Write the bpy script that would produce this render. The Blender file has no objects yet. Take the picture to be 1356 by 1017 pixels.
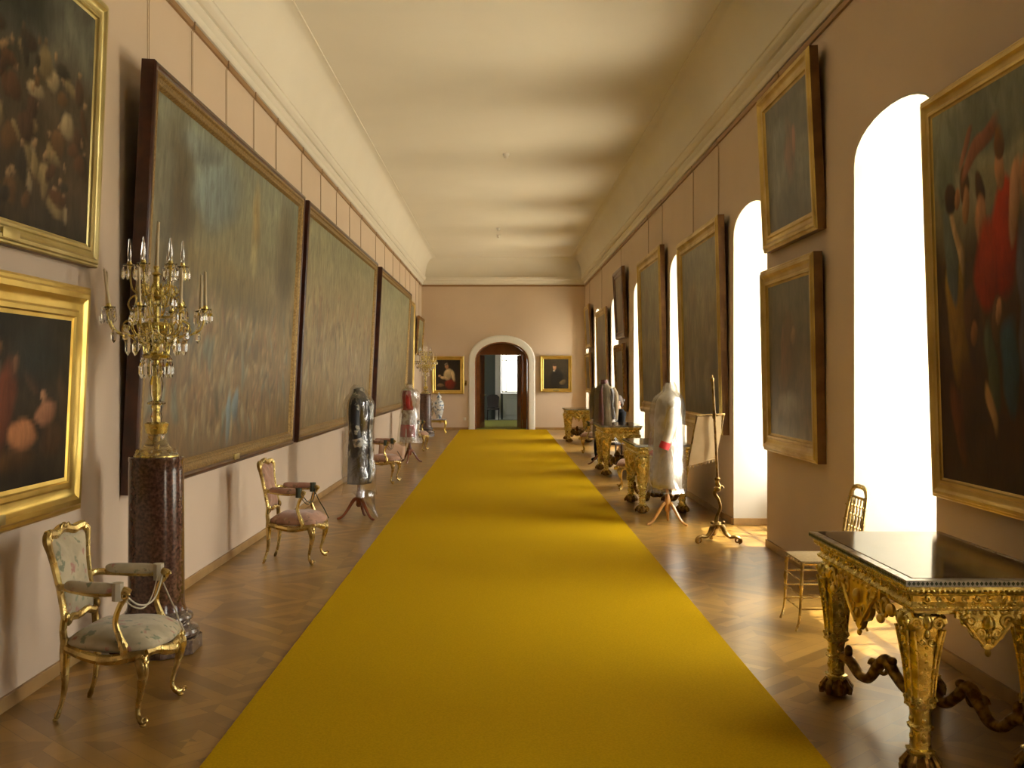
import bpy, bmesh, math, random
from mathutils import Vector, Matrix, noise
PI = math.pi
S = bpy.context.scene
COL = S.collection
H = 1.68
F = 1400.0
rnd = random.Random(7)

# ------------------------------------------------------------------ mesh builder
class MB:
    def __init__(s):
        s.v = []; s.f = []; s.mi = []; s.cur = 0
    def add(s, vs, fs):
        o = len(s.v)
        s.v.extend([tuple(p) for p in vs])
        for f in fs:
            s.f.append(tuple(i + o for i in f)); s.mi.append(s.cur)
        return s
    def box(s, x0, x1, y0, y1, z0, z1):
        vs = [(x0,y0,z0),(x1,y0,z0),(x1,y1,z0),(x0,y1,z0),(x0,y0,z1),(x1,y0,z1),(x1,y1,z1),(x0,y1,z1)]
        return s.add(vs, [(3,2,1,0),(4,5,6,7),(0,1,5,4),(1,2,6,5),(2,3,7,6),(3,0,4,7)])
    def bbox(s, x0, x1, y0, y1, z0, z1, b=0.004):
        """box with chamfered edges"""
        bm = bmesh.new()
        vs = [bm.verts.new(p) for p in [(x0,y0,z0),(x1,y0,z0),(x1,y1,z0),(x0,y1,z0),(x0,y0,z1),(x1,y0,z1),(x1,y1,z1),(x0,y1,z1)]]
        for f in [(3,2,1,0),(4,5,6,7),(0,1,5,4),(1,2,6,5),(2,3,7,6),(3,0,4,7)]:
            bm.faces.new([vs[i] for i in f])
        bmesh.ops.bevel(bm, geom=bm.edges[:], offset=b, segments=2, profile=0.5, affect='EDGES')
        bm.verts.index_update()
        s.add([tuple(v.co) for v in bm.verts], [tuple(v.index for v in f.verts) for f in bm.faces])
        bm.free(); return s
    def lathe(s, prof, c=(0,0,0), n=24, p=None, rot=0.0, sx=1, sy=1, cap=True):
        vs = []; fs = []
        for (r, z) in prof:
            for i in range(n):
                a = 2*PI*i/n + rot
                ca, sa = math.cos(2*PI*i/n + PI/n*(1 if p else 0)), math.sin(2*PI*i/n + PI/n*(1 if p else 0))
                q = 1.0
                if p: q = 1.0/((abs(ca)**p + abs(sa)**p)**(1.0/p))
                if p:
                    x, y = r*q*ca, r*q*sa
                    x, y = x*math.cos(rot)-y*math.sin(rot), x*math.sin(rot)+y*math.cos(rot)
                else:
                    x, y = r*math.cos(a), r*math.sin(a)
                vs.append((c[0]+x*sx, c[1]+y*sy, c[2]+z))
        m = len(prof)
        for j in range(m-1):
            for i in range(n):
                k = (i+1) % n
                fs.append((j*n+i, j*n+k, (j+1)*n+k, (j+1)*n+i))
        if cap:
            fs.append(tuple(reversed(range(n)))); fs.append(tuple((m-1)*n+i for i in range(n)))
        return s.add(vs, fs)
    def tube(s, pts, rad, n=8, closed=False, flat=1.0, up=None):
        P = [Vector(p) for p in pts]; m = len(P)
        R = list(rad) if isinstance(rad, (list, tuple)) else [rad]*m
        T = []
        for i in range(m):
            a = P[(i-1) % m] if (closed or i > 0) else P[i]
            b = P[(i+1) % m] if (closed or i < m-1) else P[i]
            t = (b-a); t = t.normalized() if t.length > 1e-9 else Vector((0,0,1)); T.append(t)
        u = Vector(up) if up else (Vector((0,0,1)) if abs(T[0].z) < .9 else Vector((1,0,0)))
        u = (u - T[0]*u.dot(T[0])).normalized()
        vs = []; fs = []
        for i in range(m):
            u = (u - T[i]*u.dot(T[i]))
            u = u.normalized() if u.length > 1e-6 else T[i].orthogonal().normalized()
            w = T[i].cross(u)
            for k in range(n):
                a = 2*PI*k/n
                vs.append(P[i] + (u*math.cos(a)*flat + w*math.sin(a))*R[i])
        for i in range(m if closed else m-1):
            j = (i+1) % m
            for k in range(n):
                l = (k+1) % n
                fs.append((i*n+k, i*n+l, j*n+l, j*n+k))
        if not closed:
            fs.append(tuple(reversed(range(n)))); fs.append(tuple((m-1)*n+k for k in range(n)))
        return s.add(vs, fs)
    def ell(s, c, r, nu=10, nv=7):
        if not isinstance(r, (tuple, list)): r = (r, r, r)
        vs = [(c[0], c[1], c[2]-r[2])]; fs = []
        for j in range(1, nv):
            ph = -PI/2 + PI*j/nv
            for i in range(nu):
                a = 2*PI*i/nu
                vs.append((c[0]+r[0]*math.cos(ph)*math.cos(a), c[1]+r[1]*math.cos(ph)*math.sin(a), c[2]+r[2]*math.sin(ph)))
        vs.append((c[0], c[1], c[2]+r[2])); L = len(vs)-1
        for i in range(nu):
            k = (i+1) % nu
            fs.append((0, 1+k, 1+i)); fs.append((L, 1+(nv-2)*nu+i, 1+(nv-2)*nu+k))
            for j in range(nv-2):
                fs.append((1+j*nu+i, 1+j*nu+k, 1+(j+1)*nu+k, 1+(j+1)*nu+i))
        return s.add(vs, fs)
    def prism(s, out, o, ax, ay, az, d):
        """2D outline placed in the plane o + a*ax + b*ay and pushed out along az by d"""
        o, ax, ay, az = Vector(o), Vector(ax), Vector(ay), Vector(az)
        m = len(out)
        vs = [o + ax*a + ay*b for a, b in out] + [o + ax*a + ay*b + az*d for a, b in out]
        fs = [tuple(reversed(range(m))), tuple(range(m, 2*m))]
        for i in range(m):
            j = (i+1) % m
            fs.append((i, j, m+j, m+i))
        return s.add(vs, fs)
    def spiral(s, c, ax, ay, r0, r1, turns, rad, a0=0.0, n=22, k=6):
        c, ax, ay = Vector(c), Vector(ax), Vector(ay); P = []; R = []
        for i in range(n+1):
            t = i/n; a = a0 + turns*2*PI*t; r = r0 + (r1-r0)*t
            P.append(c + ax*(r*math.cos(a)) + ay*(r*math.sin(a))); R.append(rad*(1-.45*t))
        return s.tube(P, R, k)
    def rectsweep(s, prof, w, h, closed=False, cx=0, z0=0):
        """prof: (inset from the outer edge, depth towards the viewer at -Y)"""
        vs = []; fs = []
        for (q, d) in prof:
            x0, x1, a, b = cx-w/2+q, cx+w/2-q, z0+q, z0+h-q
            vs += [(x0,-d,a),(x1,-d,a),(x1,-d,b),(x0,-d,b)]
        m = len(prof)
        for j in range(m if closed else m-1):
            l = (j+1) % m
            for i in range(4):
                k = (i+1) % 4
                fs.append((j*4+i, j*4+k, l*4+k, l*4+i))
        return s.add(vs, fs)
    def pad(s, out, nrm, puff, thick, rings=7, bulge=0.012):
        P = [Vector(p) for p in out]; m = len(P); nrm = Vector(nrm).normalized()
        c = sum(P, Vector())/m
        vs = []; fs = []; rows = []
        def row(f, h): 
            rows.append(len(vs)); vs.extend([c + (p-c)*f + nrm*h for p in P])
        row(.96, -thick); row(1+bulge, -thick*.6); row(1+bulge*1.4, 0)
        for r in range(1, rings+1):
            t = 1 - r/(rings+.5)
            row(t, puff*(1 - t**4.5))
        for a in range(len(rows)-1):
            for i in range(m):
                j = (i+1) % m
                fs.append((rows[a]+i, rows[a]+j, rows[a+1]+j, rows[a+1]+i))
        fs.append(tuple(rows[0]+i for i in reversed(range(m)))); fs.append(tuple(rows[-1]+i for i in range(m)))
        return s.add(vs, fs)
    def obj(s, name, mats, parent=None, loc=(0,0,0), smooth=True, ang=40, rot=None):
        me = bpy.data.meshes.new(name); me.from_pydata(s.v, [], s.f)
        if not isinstance(mats, (list, tuple)): mats = [mats]
        for m in mats: me.materials.append(m)
        if len(mats) > 1: me.polygons.foreach_set('material_index', s.mi)
        bm = bmesh.new(); bm.from_mesh(me); bmesh.ops.recalc_face_normals(bm, faces=bm.faces[:]); bm.to_mesh(me); bm.free()
        if smooth:
            me.polygons.foreach_set('use_smooth', [True]*len(me.polygons))
            me.set_sharp_from_angle(angle=math.radians(ang))
        me.update()
        o = bpy.data.objects.new(name, me); COL.objects.link(o)
        o.location = loc
        if rot: o.rotation_euler = rot
        if parent: o.parent = parent
        return o

def cr(pts, k=5, closed=False):
    """Catmull-Rom through tuples of any length"""
    n = len(pts); out = []
    rng = range(n if closed else n-1)
    for i in rng:
        g = (lambda q: pts[q % n]) if closed else (lambda q: pts[max(0, min(n-1, q))])
        p0, p1, p2, p3 = g(i-1), g(i), g(i+1), g(i+2)
        for j in range(k):
            t = j/k
            out.append(tuple(.5*((2*b)+(-a+c)*t+(2*a-5*b+4*c-d)*t*t+(-a+3*b-3*c+d)*t**3) for a, b, c, d in zip(p0, p1, p2, p3)))
    if not closed: out.append(tuple(pts[-1]))
    return out
def rtube(mb, pts, k=5, n=8, closed=False, flat=1.0):
    q = cr(pts, k, closed)
    return mb.tube([p[:3] for p in q], [max(.001, p[3]) for p in q], n, closed, flat)

def empty(name, loc=(0,0,0), rz=0.0):
    o = bpy.data.objects.new(name, None); COL.objects.link(o); o.empty_display_size = .1
    o.location = loc; o.rotation_euler = (0,0,rz); return o
def tag(o, label=None, cat=None, group=None, kind=None):
    if label: o['label'] = label
    if cat: o['category'] = cat
    if group: o['group'] = group
    if kind: o['kind'] = kind
    return o
def copy_tree(o, parent=None):
    c = o.copy(); COL.objects.link(c); c.parent = parent
    for ch in list(o.children): copy_tree(ch, c)
    return c
def lin(c): return tuple(1.9*((x/12.92) if x <= .04045 else ((x+.055)/1.055)**2.4) for x in [q/255 for q in c])

# ------------------------------------------------------------------ materials
def mat(name, col, rough=.5, metal=0.0, col2=None, ns=8.0, lo=.4, hi=.6, bump=0.0, bs=60.0, coat=0.0, trans=0.0, ior=1.45, sheen=0.0, rough2=None, detail=4.0, emis=None):
    m = bpy.data.materials.new(name); m.use_nodes = True
    nt = m.node_tree; N = nt.nodes; L = nt.links; b = N['Principled BSDF']
    b.inputs['Base Color'].default_value = (*col, 1); b.inputs['Roughness'].default_value = rough
    b.inputs['Metallic'].default_value = metal; b.inputs['Coat Weight'].default_value = coat
    b.inputs['Coat Roughness'].default_value = .12
    b.inputs['Transmission Weight'].default_value = trans; b.inputs['IOR'].default_value = ior
    b.inputs['Sheen Weight'].default_value = sheen
    tc = N.new('ShaderNodeTexCoord')
    if col2:
        n = N.new('ShaderNodeTexNoise'); n.inputs['Scale'].default_value = ns; n.inputs['Detail'].default_value = detail
        L.new(tc.outputs['Object'], n.inputs['Vector'])
        r = N.new('ShaderNodeValToRGB'); r.color_ramp.elements[0].position = lo; r.color_ramp.elements[1].position = hi
        r.color_ramp.elements[0].color = (*col, 1); r.color_ramp.elements[1].color = (*col2, 1)
        L.new(n.outputs['Fac'], r.inputs['Fac']); L.new(r.outputs['Color'], b.inputs['Base Color'])
        if rough2 is not None:
            mr = N.new('ShaderNodeMapRange'); mr.inputs['From Min'].default_value = lo; mr.inputs['From Max'].default_value = hi
            mr.inputs['To Min'].default_value = rough; mr.inputs['To Max'].default_value = rough2
            L.new(n.outputs['Fac'], mr.inputs['Value']); L.new(mr.outputs['Result'], b.inputs['Roughness'])
    if bump:
        n2 = N.new('ShaderNodeTexNoise'); n2.inputs['Scale'].default_value = bs; n2.inputs['Detail'].default_value = 3
        L.new(tc.outputs['Object'], n2.inputs['Vector'])
        bp = N.new('ShaderNodeBump'); bp.inputs['Strength'].default_value = bump; bp.inputs['Distance'].default_value = .004
        L.new(n2.outputs['Fac'], bp.inputs['Height']); L.new(bp.outputs['Normal'], b.inputs['Normal'])
    if emis:
        b.inputs['Emission Color'].default_value = (*emis[0], 1); b.inputs['Emission Strength'].default_value = emis[1]
    return m

GOLD = mat('gilding', (.74,.54,.14), .28, 1.0, (.50,.33,.08), 14, .42, .72, .30, 45, rough2=.45)
GOLD_B = mat('bright_gilding', (.80,.66,.22), .22, .95, (.40,.29,.08), 22, .42, .70, .45, 90, rough2=.42)
GOLD_F = mat('frame_gilding', (.58,.42,.13), .36, .85, (.42,.28,.08), 3, .40, .66, .2, 30, rough2=.45)
GOLD_L = mat('bright_frame_gilding', (.80,.60,.18), .30, 1.0, (.66,.47,.12), 3, .40, .66, .2, 25, rough2=.38)
GOLD_P = mat('pale_frame_gilding', (.60,.50,.22), .38, .85, (.50,.40,.15), 4, .40, .66, .2, 30)
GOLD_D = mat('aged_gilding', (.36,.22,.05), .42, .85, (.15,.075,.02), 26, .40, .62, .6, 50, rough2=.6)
GOLD_C = mat('worn_gilding', (.68,.52,.20), .24, .95, (.30,.19,.06), 9, .44, .66, .35, 40, rough2=.42)
FSIDE = mat('frame_edge_wood', (.20,.10,.035), .5, .2, (.13,.06,.02), 6, .4, .6, .2, 40)
SLIP = mat('dull_gilt_slip', (.32,.21,.075), .45, .6, (.22,.135,.045), 40, .42, .58, .5, 60)
BRONZE = mat('bronze', (.46,.31,.10), .38, .85, (.18,.10,.03), 12, .4, .6, .3, 40)
WALNUT = mat('walnut_frame_wood', (.075,.022,.010), .32, 0, (.035,.010,.006), 8, .35, .65, .12, 60, coat=.3)
WALNUT_R = mat('red_walnut_wood', (.14,.04,.012), .3, 0, (.07,.02,.008), 8, .35, .65, .1, 60, coat=.3)
MAHOG = mat('mahogany', (.22,.05,.012), .3, 0, (.12,.026,.008), 7, .3, .7, .05, 50, coat=.4)
DOORWOOD = mat('door_wood', (.33,.13,.045), .4, 0, (.22,.08,.028), 4, .3, .7, .05, 40, coat=.3)
HONEY = mat('honey_wood', (.50,.25,.06), .3, 0, (.38,.17,.04), 7, .3, .7, .05, 50, coat=.3)
BASEW = mat('baseboard_wood', (.40,.25,.095), .45, 0, (.31,.18,.065), 5, .3, .7)
WALL = mat('wall_paint', (.64,.51,.385), .85, 0, (.61,.485,.365), 1.2, .3, .7, .12, 120)
CEIL = mat('ceiling_plaster', (.74,.70,.61), .9, 0, (.71,.67,.58), 1.0, .3, .7, .05, 60)
REVEAL = mat('cream_reveal_paint', (.54,.51,.43), .85, 0, (.51,.48,.40), 2, .3, .7, .05, 80)
WHITE = mat('white_plaster', (.82,.80,.74), .7, 0, (.78,.76,.70), 2.0, .3, .7, .05, 80)
WINW = mat('window_paint', (.78,.77,.72), .45)
RAILM = mat('picture_rail_brass', (.34,.20,.09), .5, .3)
WIRE = mat('wire', (.36,.25,.15), .5, .6)
PORPH = mat('porphyry', (.045,.019,.013), .17, 0, (.16,.075,.05), 55, .38, .68, 0, coat=.5, detail=8)
PORPH_B = mat('grey_porphyry', (.07,.045,.035), .2, 0, (.20,.15,.12), 30, .38, .68, 0, coat=.4, detail=8)
CREAM = mat('candle_wax', (.70,.58,.36), .55)
CRYST = mat('crystal', (1,1,.98), .02, 0, trans=1.0, ior=1.5)
CRYST_G = mat('golden_glass', (1,.86,.55), .06, 0, trans=.85, ior=1.45)
BLACK = mat('black_cloth', (.010,.010,.011), .9)
BLACK.node_tree.nodes['Principled BSDF'].inputs['Specular IOR Level'].default_value = .1
SKIN = mat('skin', (.36,.18,.12), .5)
HAIR = mat('dark_hair', (.03,.016,.009), .6)
PLASTW = mat('white_plastic', (.75,.73,.68), .4)
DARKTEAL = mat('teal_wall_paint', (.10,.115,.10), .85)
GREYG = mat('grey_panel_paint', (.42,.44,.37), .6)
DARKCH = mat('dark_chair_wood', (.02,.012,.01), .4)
PARCH = mat('parchment', (.70,.50,.24), .7, 0, (.60,.41,.18), 4, .35, .65, .1, 30)
ROPE = mat('cord', (.55,.50,.38), .8)
ROPED = mat('dark_cord', (.05,.06,.04), .8)

def floral(name, base, dark, rose, green, scale=9):
    m = bpy.data.materials.new(name); m.use_nodes = True
    nt = m.node_tree; N = nt.nodes; L = nt.links; b = N['Principled BSDF']; b.inputs['Roughness'].default_value = .75
    b.inputs['Sheen Weight'].default_value = .3
    tc = N.new('ShaderNodeTexCoord')
    def nz(sc, off):
        mp = N.new('ShaderNodeMapping'); mp.inputs['Location'].default_value = (off, off*1.7, off*.6)
        L.new(tc.outputs['Object'], mp.inputs['Vector'])
        n = N.new('ShaderNodeTexNoise'); n.inputs['Scale'].default_value = sc; n.inputs['Detail'].default_value = 3
        L.new(mp.outputs['Vector'], n.inputs['Vector']); return n
    def ramp(n, lo, hi):
        r = N.new('ShaderNodeValToRGB'); r.color_ramp.elements[0].position = lo; r.color_ramp.elements[1].position = hi
        L.new(n.outputs['Fac'], r.inputs['Fac']); return r
    def mix(fac, a, c):
        x = N.new('ShaderNodeMix'); x.data_type = 'RGBA'; L.new(fac, x.inputs[0])
        if isinstance(a, tuple): x.inputs[6].default_value = (*a, 1)
        else: L.new(a, x.inputs[6])
        x.inputs[7].default_value = (*c, 1); return x.outputs[2]
    c = mix(ramp(nz(scale*.6, 3), .45, .60).outputs['Color'], base, dark)
    c = mix(ramp(nz(scale*1.6, 11), .60, .66).outputs['Color'], c, green)
    c = mix(ramp(nz(scale*1.3, 23), .62, .68).outputs['Color'], c, rose)
    L.new(c, b.inputs['Base Color']); return m
FLOR = floral('floral_tapestry', (.52,.45,.30), (.40,.34,.22), (.40,.18,.14), (.21,.23,.14), 11)
PINK = floral('pink_tapestry', (.44,.24,.16), (.34,.17,.11), (.50,.36,.22), (.22,.14,.08), 12)

def brocade(name, base, fig, red=None, scale=14, lo=.48, hi=.56, metal=.3, rough=.45):
    m = mat(name, base, rough, 0, fig, scale, lo, hi, .5, 22)
    if red:
        nt = m.node_tree; N = nt.nodes; L = nt.links; b = N['Principled BSDF']
        src = b.inputs['Base Color'].links[0].from_socket
        tc = N.new('ShaderNodeTexCoord'); sp = N.new('ShaderNodeTexNoise'); sp.inputs['Scale'].default_value = 4.2; sp.inputs['Detail'].default_value = 1
        mp = N.new('ShaderNodeMapping'); mp.inputs['Location'].default_value = red[1]
        L.new(tc.outputs['Object'], mp.inputs['Vector']); L.new(mp.outputs['Vector'], sp.inputs['Vector'])
        r = N.new('ShaderNodeValToRGB'); r.color_ramp.elements[0].position = red[2]; r.color_ramp.elements[1].position = red[2]+.03
        L.new(sp.outputs['Fac'], r.inputs['Fac'])
        x = N.new('ShaderNodeMix'); x.data_type = 'RGBA'; L.new(r.outputs['Color'], x.inputs[0]); L.new(src, x.inputs[6]); x.inputs[7].default_value = (*red[0], 1)
        L.new(x.outputs[2], b.inputs['Base Color'])
    return m

def glassy(name, tint=(1,1,1), gl=.10, rough=.05, bump=0):
    """thin clear sheet: mostly transparent with a glossy reflection"""
    m = bpy.data.materials.new(name); m.use_nodes = True
    nt = m.node_tree; N = nt.nodes; L = nt.links
    N.remove(N['Principled BSDF']); out = N['Material Output']
    t = N.new('ShaderNodeBsdfTransparent'); t.inputs['Color'].default_value = (*tint, 1)
    g = N.new('ShaderNodeBsdfGlossy'); g.inputs['Roughness'].default_value = rough
    mx = N.new('ShaderNodeMixShader'); mx.inputs[0].default_value = gl
    if bump:
        tc = N.new('ShaderNodeTexCoord')
        mp = N.new('ShaderNodeMapping'); mp.inputs['Scale'].default_value = (1,1,.35)
        n = N.new('ShaderNodeTexNoise'); n.inputs['Scale'].default_value = 6; n.inputs['Detail'].default_value = 3; n.inputs['Distortion'].default_value = 1.2
        L.new(tc.outputs['Object'], mp.inputs['Vector']); L.new(mp.outputs['Vector'], n.inputs['Vector'])
        bp = N.new('ShaderNodeBump'); bp.inputs['Strength'].default_value = bump; bp.inputs['Distance'].default_value = .03
        L.new(n.outputs['Fac'], bp.inputs['Height']); L.new(bp.outputs['Normal'], g.inputs['Normal'])
    L.new(t.outputs[0], mx.inputs[1]); L.new(g.outputs[0], mx.inputs[2]); L.new(mx.outputs[0], out.inputs['Surface'])
    return m
PANE = glassy('window_glass', gl=.06)
FOIL = glassy('clear_plastic_sheet', (.96,.96,.95), .22, .18, 1.0)
FOIL_L = glassy('thin_clear_plastic', (.96,.96,.94), .045, .15, 1.0)
FOIL_H = glassy('hazy_plastic_sheet', (.93,.92,.90), .36, .25, 1.0)

def parquet():
    m = bpy.data.materials.new('parquet'); m.use_nodes = True
    nt = m.node_tree; N = nt.nodes; L = nt.links; b = N['Principled BSDF']
    tc = N.new('ShaderNodeTexCoord')
    def brick(rz, off):
        mp = N.new('ShaderNodeMapping'); mp.inputs['Rotation'].default_value = (0,0,rz); mp.inputs['Location'].default_value = (off,off*.37,0)
        L.new(tc.outputs['Object'], mp.inputs['Vector'])
        k = N.new('ShaderNodeTexBrick'); k.offset = .5; k.inputs['Scale'].default_value = 1.0
        k.inputs['Brick Width'].default_value = .75; k.inputs['Row Height'].default_value = .092; k.inputs['Mortar Size'].default_value = .0016
        k.inputs['Bias'].default_value = 0
        k.inputs['Color1'].default_value = (.37,.205,.042,1); k.inputs['Color2'].default_value = (.20,.105,.020,1); k.inputs['Mortar'].default_value = (.15,.075,.018,1)
        L.new(mp.outputs['Vector'], k.inputs['Vector']); return k
    a, c = brick(PI/4, .1), brick(-PI/4, .3)
    ck = N.new('ShaderNodeTexChecker'); ck.inputs['Scale'].default_value = 1/.62
    mp = N.new('ShaderNodeMapping'); mp.inputs['Location'].default_value = (.2,.1,.5)
    L.new(tc.outputs['Object'], mp.inputs['Vector']); L.new(mp.outputs['Vector'], ck.inputs['Vector'])
    x = N.new('ShaderNodeMix'); x.data_type = 'RGBA'; L.new(ck.outputs['Fac'], x.inputs[0]); L.new(a.outputs['Color'], x.inputs[6]); L.new(c.outputs['Color'], x.inputs[7])
    n = N.new('ShaderNodeTexNoise'); n.inputs['Scale'].default_value = 5; n.inputs['Detail'].default_value = 5
    L.new(tc.outputs['Object'], n.inputs['Vector'])
    y = N.new('ShaderNodeMix'); y.data_type = 'RGBA'; y.blend_type = 'MULTIPLY'; y.inputs[0].default_value = .45
    L.new(x.outputs[2], y.inputs[6]); L.new(n.outputs['Fac'], y.inputs[7])
    hs = N.new('ShaderNodeHueSaturation'); hs.inputs['Value'].default_value = 1.25
    b.inputs['Roughness'].default_value = .275
    L.new(y.outputs[2], hs.inputs['Color']); L.new(hs.outputs['Color'], b.inputs['Base Color'])
    b.inputs['Specular IOR Level'].default_value = .65
    return m
PARQ = parquet()
CARPET = mat('yellow_carpet', (.475,.29,.004), 1.0, 0, (.41,.25,.003), 90, .4, .6, .5, 350)
CARPET.node_tree.nodes['Principled BSDF'].inputs['Specular IOR Level'].default_value = .05
CARPET_G = mat('green_yellow_carpet', (.34,.33,.04), .95, 0, (.22,.23,.02), 60, .4, .6, .5, 300)

def marble():
    m = mat('marble_top', (.05,.035,.025), .10, 0, (.17,.12,.07), 6, .45, .62, 0, coat=0.0, detail=8, ior=1.3)
    m.node_tree.nodes['Principled BSDF'].inputs['Coat Roughness'].default_value = .04; m.node_tree.nodes['Principled BSDF'].inputs['Coat IOR'].default_value = 1.5
    return m
MARB = marble()
MARB_W = mat('pale_marble_edging', (.50,.48,.44), .15, 0, (.36,.34,.31), 20, .4, .6, coat=.4)

def canvas_mat(name, rough=.45, streak=1.0, coat=.12):
    m = bpy.data.materials.new(name); m.use_nodes = True
    nt = m.node_tree; N = nt.nodes; L = nt.links; b = N['Principled BSDF']
    at = N.new('ShaderNodeAttribute'); at.attribute_name = 'paint'
    tc = N.new('ShaderNodeTexCoord'); mp = N.new('ShaderNodeMapping'); mp.inputs['Scale'].default_value = (2.2,1,.9)
    n = N.new('ShaderNodeTexNoise'); n.inputs['Scale'].default_value = 5; n.inputs['Detail'].default_value = 9; n.inputs['Roughness'].default_value = .62; n.inputs['Distortion'].default_value = .6
    L.new(tc.outputs['Object'], mp.inputs['Vector']); L.new(mp.outputs['Vector'], n.inputs['Vector'])
    mr = N.new('ShaderNodeMapRange'); mr.inputs['From Min'].default_value = .3; mr.inputs['From Max'].default_value = .7
    mr.inputs['To Min'].default_value = 1-.45*streak; mr.inputs['To Max'].default_value = 1+.45*streak
    L.new(n.outputs['Fac'], mr.inputs['Value'])
    x = N.new('ShaderNodeVectorMath'); x.operation = 'SCALE'; L.new(at.outputs['Color'], x.inputs[0]); L.new(mr.outputs['Result'], x.inputs['Scale'])
    L.new(x.outputs[0], b.inputs['Base Color']); b.inputs['Roughness'].default_value = rough
    b.inputs['Coat Weight'].default_value = coat; b.inputs['Coat Roughness'].default_value = .3
    bp = N.new('ShaderNodeBump'); bp.inputs['Strength'].default_value = .25; bp.inputs['Distance'].default_value = .004
    L.new(n.outputs['Fac'], bp.inputs['Height']); L.new(bp.outputs['Normal'], b.inputs['Normal'])
    return m
CANV = canvas_mat('oil_paint'); CANV_D = canvas_mat('dark_oil_paint', .5, .7, 0.0); CANV_D.node_tree.nodes['Principled BSDF'].inputs['Specular IOR Level'].default_value = .12; CANV_S = canvas_mat('small_oil_paint', .35, .6)

# ------------------------------------------------------------------ the room
XL, XR, Y0, Y1 = -2.50, 2.62, -5.0, 33.1
ZR = 4.50           # picture rail
ZC = 5.38           # flat ceiling
NX = 3.55           # outer face of the window wall
def structure(o): o['kind'] = 'structure'; return o
fl = MB(); fl.box(XL-.3, NX, Y0-.3, Y1+1.0, -.12, 0); structure(fl.obj('floor', PARQ, smooth=False))
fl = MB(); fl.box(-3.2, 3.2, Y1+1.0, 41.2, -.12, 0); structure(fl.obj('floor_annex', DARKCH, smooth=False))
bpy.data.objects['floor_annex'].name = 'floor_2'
w = MB(); w.box(XL-.3, XL, Y0, Y1, 0, ZC+.1); structure(w.obj('wall_left', WALL, smooth=False))
w = MB(); w.box(XL-.3, NX, Y0-.3, Y0, 0, ZC+.1); structure(w.obj('wall_back', WALL, smooth=False))
# windows: (near edge, far edge, spring height, rise)
WINS = [(2.4,3.5), (6.36,7.87), (10.42,11.95), (14.95,16.45), (19.35,20.95), (23.7,25.2), (28.1,29.65), (31.75,32.75)]
ZS, RISE = 3.24, .28
def arch(y0, y1, zs, rise, n=14):
    c, a = (y0+y1)/2, (y1-y0)/2
    # rounder shoulders than a plain ellipse segment
    return [(c - a*math.cos(PI*i/n), zs + rise*math.sin(PI*i/n)**.85) for i in range(n+1)]
w = MB(); ys = [Y0] + [q for p in WINS for q in p] + [Y1]
for i in range(0, len(ys), 2): w.box(XR, NX, ys[i], ys[i+1], 0, ZC+.1)
for (a, b) in WINS:
    A = arch(a, b, ZS, RISE)
    n = len(A); vs = []; fs = []
    for X in (XR, NX):
        vs += [(X, y, z) for y, z in A] + [(X, y, ZC+.1) for y, z in A]
    for i in range(n-1):
        fs += [(i, i+1, n+i+1, n+i), (2*n+i, 3*n+i, 3*n+i+1, 2*n+i+1), (i, 2*n+i, 2*n+i+1, i+1), (n+i, n+i+1, 3*n+i+1, 3*n+i)]
    w.add(vs, fs)
    w.box(3.22, NX, a, b, 0, .50)        # parapet under the window
structure(w.obj('wall_right', WALL, smooth=False))
# far wall with arched doorway
DX0, DX1, DZS, DR = -.83, .85, 2.12, .63
def darch(x0, x1, zs, rise, n=20):
    c, a = (x0+x1)/2, (x1-x0)/2
    return [(c - a*math.cos(PI*i/n), zs + rise*math.sin(PI*i/n)**.9) for i in range(n+1)]
w = MB(); w.box(XL, DX0, Y1, Y1+.9, 0, ZC+.1); w.box(DX1, NX, Y1, Y1+.9, 0, ZC+.1)
A = darch(DX0, DX1, DZS, DR); n = len(A); vs = []; fs = []
for Y in (Y1, Y1+.9): vs += [(x, Y, z) for x, z in A] + [(x, Y, ZC+.1) for x, z in A]
for i in range(n-1):
    fs += [(i, i+1, n+i+1, n+i), (2*n+i, 3*n+i, 3*n+i+1, 2*n+i+1), (i, 2*n+i, 2*n+i+1, i+1), (n+i, n+i+1, 3*n+i+1, 3*n+i)]
w.add(vs, fs); structure(w.obj('wall_far', WALL, smooth=False))
# arch surround, swept moulding
def doorpath(x0, x1, zs, rise):
    A = darch(x0, x1, zs, rise); return [(x0, 0.0)] + A + [(x1, 0.0)]
t = MB()
prof = [(0,0),(0,.05),(.03,.06),(.08,.045),(.15,.06),(.19,.05),(.205,0)]
rows = []
for (q, d) in prof:
    P = doorpath(DX0-q, DX1+q, DZS+q*.1, DR+q*.95); rows.append(len(t.v)); t.v += [(x, Y1-d, z) for x, z in P]
m = len(P)
for j in range(len(prof)-1):
    for i in range(m-1): t.f.append((rows[j]+i, rows[j]+i+1, rows[j+1]+i+1, rows[j+1]+i)); t.mi.append(0)
structure(t.obj('trim_1', WHITE, ang=60))
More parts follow.
